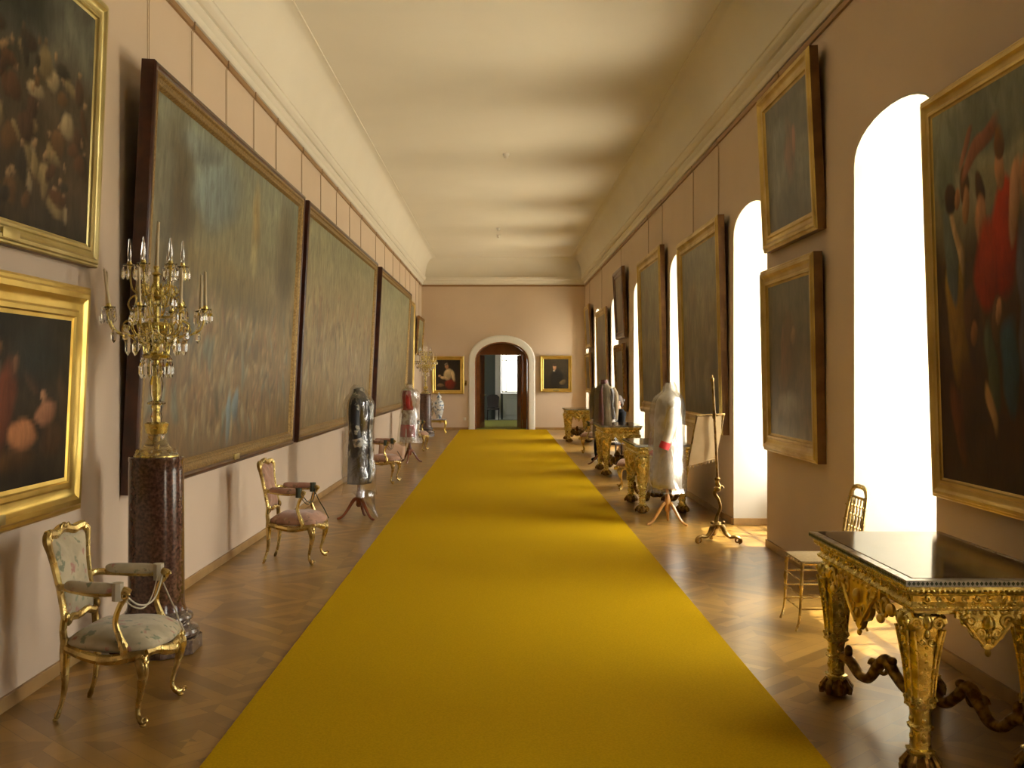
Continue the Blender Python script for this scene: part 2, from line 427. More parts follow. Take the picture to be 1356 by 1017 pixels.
# cornice, cove and flat ceiling as swept rectangles (inset, z)
def room_loop(prof, name, m, cap=False, ang=35):
    b = MB(); vs = []; fs = []
    for (q, z) in prof: vs += [(XL+q, Y0+q, z), (XR-q, Y0+q, z), (XR-q, Y1-q, z), (XL+q, Y1-q, z)]
    for j in range(len(prof)-1):
        for i in range(4):
            k = (i+1) % 4; fs.append((j*4+i, j*4+k, (j+1)*4+k, (j+1)*4+i))
    if cap: fs.append(tuple((len(prof)-1)*4+i for i in range(4)))
    b.add(vs, fs); return structure(b.obj(name, m, ang=ang))
room_loop([(0,ZR-.02),(.022,ZR-.02),(.03,ZR),(.03,ZR+.02),(.018,ZR+.035),(0,ZR+.035)], 'trim_2', RAILM)
room_loop([(0,4.54),(.03,4.545),(.04,4.56),(.045,4.60),(.06,4.615),(.075,4.64),(.075,4.66),(.10,4.665),(.12,4.68),(.135,4.70),(.14,4.735),(.152,4.74),(.155,4.76),(0.0,4.78)], 'trim_3', CEIL, ang=25)
cv = [(.125,4.75)] + [(.44-.31*math.cos(a*PI/2/10), 4.84+.52*math.sin(a*PI/2/10)) for a in range(11)] + [(.445,5.352),(.462,5.352),(.466,5.365)]
room_loop([(.0,4.77)]+cv+[(.47,5.362)], 'ceiling', CEIL, cap=True, ang=30)
# roof slab closing the top
b = MB(); b.box(XL-.3, NX, Y0-.3, Y1+.9, ZC+.1, ZC+.3); structure(b.obj('trim_4', WHITE, smooth=False))
# baseboards
def bboard(name, segs):
    b = MB()
    for s_ in segs: b.bbox(*s_, .003)
    structure(b.obj(name, BASEW, smooth=False))
bboard('baseboard_left', [(XL, XL+.02, Y0, Y1, .001, .075)])
segs = []
for i in range(0, len(ys), 2): segs.append((XR-.02, XR, ys[i], ys[i+1], .001, .075))
for (a, b_) in WINS:
    segs.append((XR, 3.22, a, a+.02, .001, .075)); segs.append((XR, 3.22, b_-.02, b_, .001, .075)); segs.append((3.20, 3.22, a, b_, .001, .075))
bboard('baseboard_right', segs)
bboard('baseboard_far', [(XL, DX0-.21, Y1-.02, Y1, .001, .075), (DX1+.21, XR, Y1-.02, Y1, .001, .075)])
# windows with lining, casement and glass
for i, (a, b_) in enumerate(WINS):
    r = empty('window_%d' % (i+1), (NX-.2, (a+b_)/2, 0)); structure(r)
    wd = (b_-a)/2; ox = NX-.2
    ln = MB(); A = [(-wd, 0.0)] + [(y-(a+b_)/2, z) for y, z in arch(a, b_, ZS, RISE)] + [(wd, 0.0)]
    c0 = (0, 1.7); vs = []; fs = []
    for X in (XR+.002-ox, 3.22-ox):
        vs += [(X, y, z) for y, z in A]
        vs += [(X, y*(1-.012/wd), z-.012 if z > 1 else z) for y, z in A]
    n = len(A)
    for k in range(n-1):
        fs += [(k, k+1, n+k+1, n+k), (n+k, n+k+1, 3*n+k+1, 3*n+k), (2*n+k, 3*n+k, 3*n+k+1, 2*n+k+1)]
    ln.add(vs, fs); ln.obj('reveal_lining', REVEAL, r, ang=30)
    fr = MB(); A2 = arch(-wd, wd, ZS, RISE); 
    P = [(-wd, .5)] + A2 + [(wd, .5)]
    vs = []; fs = []; n = len(P)
    for X in (-.03, .03):
        vs += [(X, y, z) for y, z in P] + [(X, y*(1-.07/wd), min(z, z-.07) if z > 1 else z) for y, z in P]
    for k in range(n-1):
        fs += [(k, k+1, n+k+1, n+k), (2*n+k, 3*n+k, 3*n+k+1, 2*n+k+1), (n+k, n+k+1, 3*n+k+1, 3*n+k), (k, 2*n+k, 2*n+k+1, k+1)]
    fr.add(vs, fs); fr.box(-.03,.03,-wd,wd,.5,.58); fr.box(-.035,.035,-.04,.04,.5,ZS+RISE-.03); fr.box(-.03,.03,-wd,wd,2.40,2.47)
    for z in (1.18, 1.80): fr.box(-.018,.018,-wd,wd,z-.016,z+.016)
    for y in (-wd/2, wd/2): fr.box(-.018,.018,y-.016,y+.016,.5,ZS+.2)
    fr.obj('window_frame', WINW, r, smooth=False)
    sl = MB(); sl.bbox(-.16, .02, -wd+.013, wd-.013, .50, .53); sl.obj('window_sill', WHITE, r, smooth=False)
    gp = MB(); gp.prism([(-wd+.02, .52)] + [(y*(1-.02/wd), z-.02) for y, z in A2] + [(wd-.02, .52)], (.002,0,0), (0,1,0), (0,0,1), (1,0,0), .005)
    gp.obj('window_pane', PANE, r, smooth=False)
    # sky portal
    ld = bpy.data.lights.new('daylight_portal', 'AREA'); ld.shape = 'RECTANGLE'; ld.size = 3.0; ld.size_y = b_-a-.05; ld.energy = 1
    ld.cycles.is_portal = True
    lo = bpy.data.objects.new('daylight_portal', ld); COL.objects.link(lo); lo.location = (NX+.06, (a+b_)/2, 2.02); lo.rotation_euler = (0, PI/2, 0)
# next room
w = MB(); w.box(-3.2, -3.0, 34.0, 41.0, 0, 3.6); w.box(3.0, 3.2, 34.0, 41.0, 0, 3.6)
w.box(-3.2, -.02, 41.0, 41.2, 0, 3.6); w.box(.74, 3.2, 41.0, 41.2, 0, 3.6); w.box(-.02, .74, 41.0, 41.2, 2.56, 3.6); w.box(-.02,.74,41.0,41.2,0,1.02)
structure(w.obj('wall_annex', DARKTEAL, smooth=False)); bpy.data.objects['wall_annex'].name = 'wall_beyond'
w = MB(); w.box(-3.2, 3.2, 34.0, 41.2, 3.6, 3.8); structure(w.obj('ceiling_2', CEIL, smooth=False))
r = empty('window_10', (.36, 41.08, 0)); structure(r)
f_ = MB(); f_.box(-.36,.36,-.03,.03,1.03,1.09); f_.box(-.36,.36,-.03,.03,2.49,2.55); f_.box(-.36,-.31,-.03,.03,1.03,2.55); f_.box(.31,.36,-.03,.03,1.03,2.55); f_.box(-.2,-.16,-.03,.03,1.03,2.55); f_.box(-.36,.36,-.02,.02,2.27,2.31)
f_.obj('window_frame', WINW, r, smooth=False)
g = MB(); g.box(-.33,.33,.0,.005,1.06,2.52); g.obj('window_pane', PANE, r, smooth=False)
g = MB(); g.bbox(-.60,-.38,-.20,-.09,.0,2.56,.004); g.obj('window_side_panel', WHITE, r, smooth=False)
ld = bpy.data.lights.new('daylight_portal', 'AREA'); ld.shape = 'RECTANGLE'; ld.size = .76; ld.size_y = 1.5; ld.cycles.is_portal = True
lo = bpy.data.objects.new('daylight_portal', ld); COL.objects.link(lo); lo.location = (.36, 41.25, 1.8); lo.rotation_euler = (-PI/2, 0, 0)
rc = empty('radiator_cover', (.42, 40.86, 0)); tag(rc, 'grey green panelled cover below the window of the room beyond the doorway', 'radiator cover')
b = MB(); b.bbox(-.36,.36,-.10,.12,0,.97,.006); b.obj('body', GREYG, rc, smooth=False)
b = MB(); b.rectsweep([(0,0),(0,.012),(.02,.016),(.04,.012),(.04,0)], .56, .72, cx=0, z0=.14); o = b.obj('panel_moulding', GREYG, rc, (0,-.10,0), smooth=False)
b = MB(); b.bbox(-.38,.38,-.13,.12,.97,1.005,.006); b.obj('top', GREYG, rc, smooth=False)
# wooden door frame + leaves in the doorway
t = MB()
P = doorpath(DX0, DX1, DZS, DR); vs = []; fs = []; n = len(P)
for (q, y) in ((0,Y1+.02),(.03,Y1+.02),(.03,Y1+.9),(0,Y1+.9)):
    cx = (DX0+DX1)/2; hw = (DX1-DX0)/2
    vs += [(cx+(x-cx)*(1-q/hw), y, z-(q if z > .1 else 0)) for x, z in P]
for j in range(3):
    for k in range(n-1): fs.append((j*n+k, j*n+k+1, (j+1)*n+k+1, (j+1)*n+k))
t.add(vs, fs)
# header and posts
t.prism([(x, z-.03) for x, z in darch(DX0+.04, DX1-.04, DZS, DR) if z > 2.38] , (0,Y1+.72,0), (1,0,0), (0,0,1), (0,1,0), .06)
t.box(-.80,-.70,Y1+.70,Y1+.82,0,2.45); t.box(.68,.80,Y1+.70,Y1+.82,0,2.45); t.box(-.80,.80,Y1+.68,Y1+.82,2.36,2.47)
structure(t.obj('trim_5', DOORWOOD, ang=40))
for k, (hx, sg, an) in enumerate(((-.69, 1, math.radians(78)), (.67, -1, math.radians(80)))):
    d = empty('door_%d' % (k+1), (hx, Y1+.80, .012)); structure(d)
    lf = MB(); lf.bbox(0,.66,0,.045,0,2.34,.004)
    for (z0, z1) in ((.15,.95),(1.1,2.2)):
        for yy, dd in ((0,1),): lf.rectsweep([(0,0),(0,.012),(.03,.006),(.05,0)], .46, z1-z0, cx=.33, z0=z0)
    lf.obj('door_leaf', DOORWOOD, d, smooth=False)
    hn = MB(); hn.tube([(.60,0,1.05),(.60,-.05,1.05),(.52,-.06,1.05)], .008, 8); hn.lathe([(.0,-.02),(.02,-.02),(.02,.02),(0,.02)], (.60,-.004,1.05), 10); hn.obj('door_handle', GOLD_B, d)
    if sg > 0: d.rotation_euler = (0,0,an)
    else:
        d.rotation_euler = (0,0,PI-an); d.location.x = hx
# carpets
c = MB(); c.bbox(-1.29, 1.41, Y0+.5, Y1-.01, .001, .013, .004); tag(c.obj('carpet_runner', CARPET, smooth=False), 'long mustard yellow carpet runner down the middle of the gallery floor', 'carpet')
c = MB(); c.bbox(-.78, .79, Y1, 40.02, .001, .012, .003); tag(c.obj('carpet_runner', CARPET_G, smooth=False), 'greenish yellow carpet passing through the arched doorway into the room beyond', 'carpet')
# ceiling detectors
def detector(x, y, lab, r_=.055):
    e = empty('ceiling_detector', (x, y, ZC-.018)); tag(e, lab, 'smoke detector', 'small white ceiling detectors')
    b = MB(); b.lathe([(r_,0),(r_,-.02),(r_*.85,-.035)], n=20); b.obj('base', PLASTW, e)
    b = MB(); b.lathe([(r_*.7,-.035),(r_*.7,-.06),(r_*.4,-.08),(0.001,-.082)], n=20); b.obj('sensor', PLASTW, e)
detector(.076, 17.5, 'white smoke detector nearest the camera, alone in the middle of the ceiling')
detector(-.07, 26.3, 'white smoke detector in the middle of the ceiling, nearer of the two farther ones')
detector(-.07, 27.6, 'white smoke detector in the middle of the ceiling, closest to the arched doorway')
# switch and socket by the arch
def plate(name, x, z, w_, h_, m_, lab, cat):
    e = empty(name, (x, Y1, z)); tag(e, lab, cat)
    b = MB(); b.bbox(-w_/2,w_/2,-.012,0,-h_/2,h_/2,.003); b.obj('plate', m_, e)
    b = MB(); b.bbox(-w_/4,w_/4,-.02,-.012,-h_/5,h_/5,.002); b.obj('rocker', m_, e)
plate('light_switch', -1.12, 1.46, .07, .16, BRONZE, 'brown light switch on the pink far wall left of the arched doorway', 'light switch')
plate('wall_socket', -1.15, .34, .09, .09, PLASTW, 'white wall socket low on the far wall left of the arched doorway', 'socket')

# ------------------------------------------------------------------ paintings
def painter(bg, figs, seed, sat=1.0, nzs=(3,4), amp=.5):
    L_ = [(v, lin(c)) for v, c in bg]
    FG = [(cx, cy, rx, ry, math.radians(a), lin(c), s_) for (cx, cy, rx, ry, a, c, s_) in figs]
    def f(u, v):
        uu = u + .025*noise.noise(Vector((u*9, v*9, seed))); vv = v + .025*noise.noise(Vector((u*9, v*9, seed+5)))
        q = vv + .08*noise.noise(Vector((u*3, v*3, seed+9)))
        c = L_[-1][1]
        for i in range(len(L_)-1):
            if q <= L_[i+1][0]:
                t = max(0, min(1, (q-L_[i][0])/(L_[i+1][0]-L_[i][0]))); c = tuple(a+(b-a)*t for a, b in zip(L_[i][1], L_[i+1][1])); break
        k = 1 + amp*noise.noise(Vector((u*nzs[0], v*nzs[1], seed+20))) + amp*.6*noise.noise(Vector((u*nzs[0]*4, v*nzs[1]*3, seed+30)))
        c = tuple(max(0, x*k) for x in c)
        for (cx, cy, rx, ry, a, col, s_) in FG:
            dx, dy = uu-cx, vv-cy
            x = (dx*math.cos(a)+dy*math.sin(a))/rx; y = (-dx*math.sin(a)+dy*math.cos(a))/ry
            d = x*x+y*y
            if d < 1.3:
                t = min(1, max(0, (1.3-d)/(.3+s_)))
                sh = .65+.5*max(-1, min(1, -x*.5+y*.5))
                c = tuple(p+(g_*sh-p)*t for p, g_ in zip(c, col))
        return c
    return f
PAINTS = []
def painting(name, label, cat, side, a0, a1, z0, z1, xt, xb, depth, fw, fm, pf, group=None, prof='gilt', mats2=None, wires=0, plaque=False, cm=None, res=60, side_m=None):
    side_m = side_m or FSIDE
    """side L/R: a0..a1 along y, xt/xb distance of the FACE plane (top/bottom) ; side F: a0..a1 along x"""
    w_ = a1-a0; tilt = math.atan2(abs(xb-xt), z1-z0) if side != 'F' else 0
    h_ = (z1-z0)/math.cos(tilt)
    if side == 'L': loc = (xb-depth, (a0+a1)/2, z0); rz = PI/2
    elif side == 'R': loc = (xb+depth, (a0+a1)/2, z0); rz = -PI/2
    else: loc = ((a0+a1)/2, Y1-.005, z0); rz = 0
    e = empty(name, loc); e.rotation_euler = (tilt, 0, rz); tag(e, label, cat, group)
    d = depth
    if prof == 'gilt':
        P = [(0,0),(0,d*.75),(fw*.06,d*.86),(fw*.14,d*.88),(fw*.20,d),(fw*.34,d),(fw*.42,d*.86),(fw*.52,d*.74),(fw*.68,d*.68),(fw*.74,d*.76),(fw*.86,d*.74),(fw*.90,d*.58),(fw,d*.50)]
    else:
        P = [(0,0),(0,d*.85),(fw*.06,d*.96),(fw*.14,d),(fw*.22,d),(fw*.28,d*.92),(fw*.34,d*.88)]
    b = MB()
    if prof == 'gilt':
        b.cur = 1; b.rectsweep(P[:2], w_, h_); b.mi += [1]*(len(b.f)-len(b.mi)); b.cur = 0
        b.rectsweep(P[1:], w_, h_)
    else: b.rectsweep(P, w_, h_)
    b.obj('frame', [fm, side_m] if prof == 'gilt' else fm, e, ang=25)
    if prof != 'gilt':
        b = MB(); b.rectsweep([(fw*.34,d*.88),(fw*.38,d*.94),(fw*.50,d*.94),(fw*.58,d*.80),(fw*.74,d*.74),(fw*.80,d*.82),(fw*.88,d*.80),(fw,d*.50)], w_, h_); b.obj('inner_slip', mats2 or SLIP, e, ang=25)
    # canvas
    cw, ch = w_-2*fw, h_-2*fw; nx = max(8, int(res*max(.35, cw/max(cw,ch)))); nz = max(8, int(res*max(.35, ch/max(cw,ch))))
    vs = [(-cw/2+cw*i/nx, -d*.50, fw+ch*j/nz) for j in range(nz+1) for i in range(nx+1)]
    fs = [(j*(nx+1)+i, j*(nx+1)+i+1, (j+1)*(nx+1)+i+1, (j+1)*(nx+1)+i) for j in range(nz) for i in range(nx)]
    cols = [pf(i/nx, j/nz) for j in range(nz+1) for i in range(nx+1)]
    me = bpy.data.meshes.new('canvas'); me.from_pydata(vs, [], fs); me.materials.append(cm or CANV)
    at = me.color_attributes.new('paint', 'FLOAT_COLOR', 'POINT')
    at.data.foreach_set('color', [x for c_ in cols for x in (*c_, 1.0)])
    me.polygons.foreach_set('use_smooth', [True]*len(me.polygons))
    o = bpy.data.objects.new('canvas', me); COL.objects.link(o); o.parent = e
    b = MB(); b.box(-w_/2+fw*.5, w_/2-fw*.5, -d*.42, -d*.05, fw*.5, h_-fw*.5); b.obj('stretcher_back', WALNUT, e, smooth=False)
    if plaque:
        b = MB(); b.bbox(-.09,.09,-d-.004,-d+.012,fw*.22,fw*.22+.05,.003); b.obj('name_plaque', GOLD_P, e)
    if wires:
        M_ = Matrix.LocRotScale(Vector(loc), e.rotation_euler, None); Mi = M_.inverted()
        for k in range(wires):
            t_ = (k+.5)/wires if wires > 2 else (.2 if k == 0 else .8)
            b = MB()
            for dx in (-.018, .018):
                xl = -w_/2 + w_*t_
                top = M_ @ Vector((xl, -d*.25, h_-.01))
                wx = {'L': XL+.034, 'R': XR-.034}.get(side, 0); wy = top.y + dx
                if side == 'F': q = Vector((top.x+dx, Y1-.034, ZR+.0))
                else: q = Vector((wx, wy, ZR+.0))
                b.tube([Mi @ q, Mi @ Vector((q.x + (-.022 if side == 'L' else .022 if side == 'R' else 0), q.y, q.z-.06)), Mi @ Vector((q.x + (-.022 if side == 'L' else .022 if side == 'R' else 0), q.y, top.z-.12))], .0026, 5)
            q2 = Vector((wx if side != 'F' else top.x, top.y if side != 'F' else Y1-.034, ZR-.03))
            b.ell(Mi @ q2, (.010,.010,.010), 6, 5); b.tube([Mi @ q2, Mi @ (q2+Vector((0,0,.06)))], .006, 5)
            b.obj('hanging_wire', WIRE, e)
    return e

def rfigs(n, seed, x0, x1, y0, y1, cols, rx=(.02,.05), ry=(.04,.10), soft=.4):
    r = random.Random(seed); out = []
    for _ in range(n):
        cx, cy = r.uniform(x0,x1), r.uniform(y0,y1)
        out.append((cx, cy, r.uniform(*rx), r.uniform(*ry), r.uniform(-25,25), r.choice(cols), soft))
        if r.random() < .6: out.append((cx, cy+.08, .012, .018, 0, (116,94,66), soft))
    return out
# left wall
battle = rfigs(90, 3, .05,.97,.08,.72, [(105,90,60),(80,58,35),(125,110,82),(58,40,28),(66,44,28),(45,38,30)], (.015,.05), (.02,.07))
battle += [(.55,.85,.25,.16,10,(40,42,36),.9), (.25,.9,.2,.1,0,(70,72,62),.9)]
painting('battle_painting', 'dark crowded battle painting in pale gilt frame, upper one at left picture edge', 'painting', 'L', 4.05, 6.36, 2.33, 3.91, -2.35, -2.415, .075, .13, GOLD_P,
         painter([(0,(34,28,20)),(.3,(48,38,26)),(.6,(52,46,34)),(.85,(74,74,64)),(1,(58,58,50))], battle, 2), wires=2, plaque=True, res=110, cm=CANV_D)
pf = painter([(0,(26,20,14)),(.4,(34,26,18)),(1,(30,27,22))], [(.45+.55*a,b,c*.6,d,e,tuple(int(q*.92) for q in f),g) for a,b,c,d,e,f,g in [(.10,.30,.05,.06,0,(120,80,56),.5),(.10,.80,.04,.05,0,(96,70,50),.5),(.93,.5,.06,.2,10,(60,44,30),.7),(.5,.62,.06,.1,30,(90,60,44),.6),(.18,.45,.12,.30,-8,(96,50,34),.5),(.30,.72,.035,.05,0,(150,105,72),.3),(.42,.30,.15,.10,-15,(150,100,66),.5),(.72,.42,.13,.07,20,(140,96,70),.5),(.66,.52,.04,.05,0,(150,110,80),.3),
     (.05,.62,.09,.14,0,(90,84,70),.6),(.80,.25,.15,.12,0,(60,40,24),.8),(.3,.16,.3,.07,0,(70,46,24),.8),(.55,.75,.3,.2,0,(38,40,36),.9)]], 5)
painting('figure_painting', 'figure painting in wide bright gold frame, hanging below the crowded battle painting', 'painting', 'L', 4.0, 6.12, .915, 2.19, -2.36, -2.42, .075, .20, GOLD_L, pf, plaque=True, res=80, cm=CANV_D)
crowd = rfigs(210, 11, .02,.98,.03,.50, [(104,90,66),(92,70,46),(110,102,80),(72,62,44),(104,76,50),(84,90,80),(122,106,76)], (.006,.018), (.03,.07), .8)
crowd += [(.33,.84,.16,.13,20,(100,114,112),.7),(.22,.93,.12,.05,10,(98,108,104),.7),(.47,.10,.02,.10,0,(86,104,110),.5),(.52,.14,.02,.07,0,(82,98,104),.5),(.10,.60,.05,.35,3,(52,48,32),.8),(.14,.66,.07,.42,4,(62,54,34),.9),(.60,.80,.035,.17,0,(126,108,64),.9),(.60,.66,.03,.08,0,(130,120,84),.8),(.46,.55,.42,.09,-6,(88,78,48),.9),(.88,.72,.10,.3,0,(64,58,40),.9),(.05,.80,.05,.25,0,(90,90,76),.9)]
painting('battle_scene_canvas', 'largest painting on the left wall, hazy crowd under blue green sky, behind the near candelabrum', 'painting', 'L', 6.92, 12.2, .90, 3.76, -2.255, -2.395, .10, .15, WALNUT,
         painter([(0,(66,50,30)),(.25,(84,68,44)),(.5,(92,80,54)),(.7,(80,78,58)),(1,(86,92,80))], crowd, 4, amp=.35), prof='dark', wires=5, plaque=True, res=150)
cr2 = rfigs(120, 21, .02,.98,.03,.62, [(120,108,78),(104,84,56),(132,122,96),(84,76,54),(118,92,62)], (.006,.016), (.03,.10), .9)
painting('gathering_canvas', 'middle of three large hazy walnut framed paintings, behind the black coat', 'painting', 'L', 12.48, 19.4, .90, 3.76, -2.255, -2.395, .10, .15, WALNUT,
         painter([(0,(84,68,42)),(.3,(102,88,58)),(.6,(104,94,66)),(1,(96,98,76))], cr2, 6, amp=.28), prof='dark', wires=5, res=110)
painting('procession_canvas', 'farthest of the three large hazy walnut framed paintings, behind the red dress', 'painting', 'L', 20.08, 26.7, .90, 3.76, -2.255, -2.395, .10, .15, WALNUT,
         painter([(0,(90,76,48)),(.5,(112,104,76)),(1,(102,106,84))], rfigs(80, 31, .02,.98,.03,.6, [(124,112,82),(100,88,60),(134,126,100)], (.006,.016), (.03,.10), .9), 8, amp=.25), prof='dark', wires=4, res=90)
painting('tall_painting', 'tall gilt framed painting on the left wall just beyond the three large canvases', 'painting', 'L', 26.95, 29.2, 1.05, 3.70, -2.37, -2.42, .07, .13, GOLD_F,
         painter([(0,(60,50,34)),(1,(96,92,70))], [(.5,.4,.2,.3,0,(80,60,40),.8)], 9), wires=2, res=30)
painting('small_painting', 'small grey green painting high on the left wall next to the far corner', 'painting', 'L', 30.3, 32.3, 2.30, 3.42, -2.34, -2.41, .07, .09, GOLD_D,
         painter([(0,(96,92,66)),(.5,(112,110,84)),(1,(120,122,100))], [(.5,.4,.2,.3,0,(90,84,58),.9)], 10), wires=2, res=24)
# far wall
pf = painter([(0,(30,18,12)),(1,(26,20,14))], [(.60,.20,.22,.16,0,(105,30,18),.4),(.50,.52,.16,.20,-20,(170,150,112),.4),(.72,.48,.07,.20,15,(180,158,118),.4),(.36,.40,.18,.05,-14,(176,150,112),.35),(.17,.47,.05,.04,0,(180,150,110),.3),
     (.46,.78,.07,.08,0,(160,118,82),.3),(.44,.86,.07,.05,0,(110,100,86),.4),(.20,.16,.14,.06,0,(110,90,60),.4)], 12, amp=.2)
painting('saint_painting', 'gold framed painting of a bare shouldered figure in red left of the arched doorway', 'painting', 'F', -2.18, -1.17, 1.12, 2.30, 0, 0, .07, .12, GOLD_L, pf, cm=CANV_S, res=60)
pf = painter([(0,(22,18,14)),(.6,(40,34,24)),(1,(44,38,28))], [(.52,.32,.28,.36,0,(22,20,20),.4),(.45,.72,.075,.10,0,(176,132,96),.3),(.45,.80,.09,.06,0,(60,48,38),.4),(.43,.60,.04,.03,0,(170,160,140),.3),(.78,.22,.14,.08,20,(96,80,50),.5)], 13, amp=.2)
painting('portrait_painting', 'gold framed portrait of a sitter in black right of the arched doorway', 'painting', 'F', 1.21, 2.20, 1.18, 2.32, 0, 0, .07, .11, GOLD_L, pf, cm=CANV_S, plaque=True, res=60)
# right wall (local left edge is the far one)
figs = [(.5,.93,.5,.10,0,(86,90,78),.8),(.13,.84,.10,.12,0,(92,98,84),.8),(.20,.50,.10,.15,-6,(110,84,38),.4),(.22,.40,.10,.16,8,(98,72,32),.4),(.17,.60,.055,.13,10,(70,76,74),.4),(.24,.63,.030,.09,20,(140,116,84),.4),
     (.19,.755,.05,.045,0,(44,26,16),.3),(.25,.76,.028,.035,0,(124,84,56),.3),(.33,.79,.05,.05,0,(60,38,22),.3),(.34,.73,.03,.05,0,(120,84,56),.4),(.50,.86,.20,.030,25,(112,70,52),.6),(.36,.88,.09,.02,40,(116,76,58),.6),
     (.47,.74,.045,.045,0,(50,28,16),.3),(.47,.66,.06,.07,0,(126,88,60),.4),(.55,.56,.15,.11,0,(116,36,20),.4),(.70,.62,.12,.14,0,(122,34,18),.4),(.66,.78,.045,.06,0,(132,94,66),.3),(.66,.85,.05,.035,0,(84,54,30),.3),(.80,.70,.05,.10,-10,(140,104,76),.4),
     (.36,.44,.06,.07,0,(60,38,24),.4),(.39,.40,.03,.035,0,(104,68,44),.4),(.62,.42,.05,.06,0,(70,50,36),.4),(.64,.44,.025,.035,0,(128,92,66),.3),(.72,.30,.08,.12,0,(34,52,62),.5),(.55,.30,.06,.12,10,(52,58,44),.5),(.52,.20,.04,.08,25,(120,92,60),.5),
     (.30,.20,.12,.12,0,(48,28,16),.7),(.20,.15,.06,.12,20,(66,34,22),.6),(.88,.45,.08,.2,0,(60,60,70),.5),(.92,.75,.06,.08,0,(120,84,58),.4)]
painting('figure_group_painting', 'large figure painting with red robes above the nearest table, right picture edge', 'painting', 'R', 4.10, 6.28, .97, 3.30, 2.475, 2.55, .06, .12, GOLD_F,
         painter([(0,(36,20,12)),(.3,(40,24,15)),(.6,(56,40,28)),(.78,(96,92,72)),(1,(112,116,98))], [(a*.62+m_*(1-2*a*.62)*1.0,b,c*.62,d,e,tuple(min(255,int(q*1.12)) for q in f),g*.6) for m_ in (0,1) for a,b,c,d,e,f,g in figs if not (m_ and a*.62 > .42)], 15, amp=.25), res=190, cm=CANV_D)
pfA = painter([(0,(44,40,28)),(.5,(66,66,54)),(1,(56,54,42))], [(.55,.55,.14,.25,10,(98,66,48),.8),(.66,.6,.05,.12,0,(130,80,58),.7),(.35,.7,.2,.15,0,(80,84,74),.9)], 16)
painting('framed_painting', 'gilt framed murky painting between the two nearest windows, the upper of two', 'painting', 'R', 8.52, 10.24, 2.87, 4.35, 2.455, 2.525, .095, .17, GOLD_F, pfA, wires=1, res=60)
pfB = painter([(0,(84,78,58)),(.25,(60,48,30)),(.6,(62,52,34)),(1,(58,56,44))], [(.5,.55,.2,.25,0,(82,58,34),.8),(.6,.65,.05,.06,0,(118,92,62),.6),(.35,.5,.05,.2,0,(100,70,46),.8),(.5,.2,.3,.1,0,(110,104,84),.9)], 17)
painting('framed_painting', 'gilt framed brown painting between the two nearest windows, the lower of two', 'painting', 'R', 8.52, 10.24, .97, 2.69, 2.49, 2.525, .095, .17, GOLD_F, pfB, res=60)
painting('framed_painting', 'tall gilt framed dim painting behind the parchment fire screen', 'painting', 'R', 12.15, 14.93, 1.0, 3.54, 2.46, 2.52, .10, .20, GOLD_F,
         painter([(0,(58,50,32)),(.5,(80,72,46)),(1,(84,80,58))], rfigs(12, 41, .1,.9,.1,.8, [(94,78,50),(66,54,36),(104,92,66)], (.06,.14), (.1,.2), .9), 18), wires=2, res=50)
painting('framed_painting', 'tall gilt framed grey green painting behind the silver white coat', 'painting', 'R', 16.6, 19.3, 1.04, 3.75, 2.46, 2.52, .10, .20, GOLD_F,
         painter([(0,(64,58,40)),(.5,(86,80,56)),(1,(90,88,66))], rfigs(12, 42, .1,.9,.1,.8, [(96,84,58),(70,60,42),(104,96,70)], (.06,.14), (.1,.2), .9), 19), wires=2, res=40)
painting('framed_painting', 'dark brown framed painting high above the seated person, the upper of a pair', 'painting', 'R', 21.7, 23.4, 2.48, 3.95, 2.45, 2.52, .08, .17, WALNUT_R,
         painter([(0,(60,46,30)),(1,(84,72,50))], [(.5,.5,.2,.3,0,(96,74,48),.8)], 20), wires=1, res=24)
painting('framed_painting', 'dull gilt framed painting right behind the seated person, the lower of a pair', 'painting', 'R', 21.7, 23.4, .95, 2.36, 2.47, 2.52, .08, .15, GOLD_D,
         painter([(0,(60,46,30)),(1,(74,64,44))], [(.5,.5,.2,.3,0,(90,70,44),.8)], 21), res=24)
painting('framed_painting', 'gilt framed painting directly behind the brown coat, near the far end of the right wall', 'painting', 'R', 25.4, 28.0, 1.05, 3.36, 2.48, 2.54, .06, .16, GOLD_F,
         painter([(0,(70,60,42)),(1,(92,84,60))], [(.5,.5,.2,.3,0,(84,66,42),.8)], 22), wires=1, res=24)
painting('framed_painting', 'farthest gilt framed painting on the right wall, the upper of a pair', 'painting', 'R', 30.0, 31.6, 2.50, 3.74, 2.45, 2.52, .07, .12, GOLD_F,
         painter([(0,(60,46,30)),(1,(80,66,42))], [], 23), wires=1, res=16)
painting('framed_painting', 'farthest gilt framed painting on the right wall, the lower of a pair', 'painting', 'R', 30.0, 31.6, 1.2, 2.35, 2.47, 2.52, .07, .12, GOLD_F,
         painter([(0,(60,46,30)),(1,(80,66,42))], [], 24), res=16)

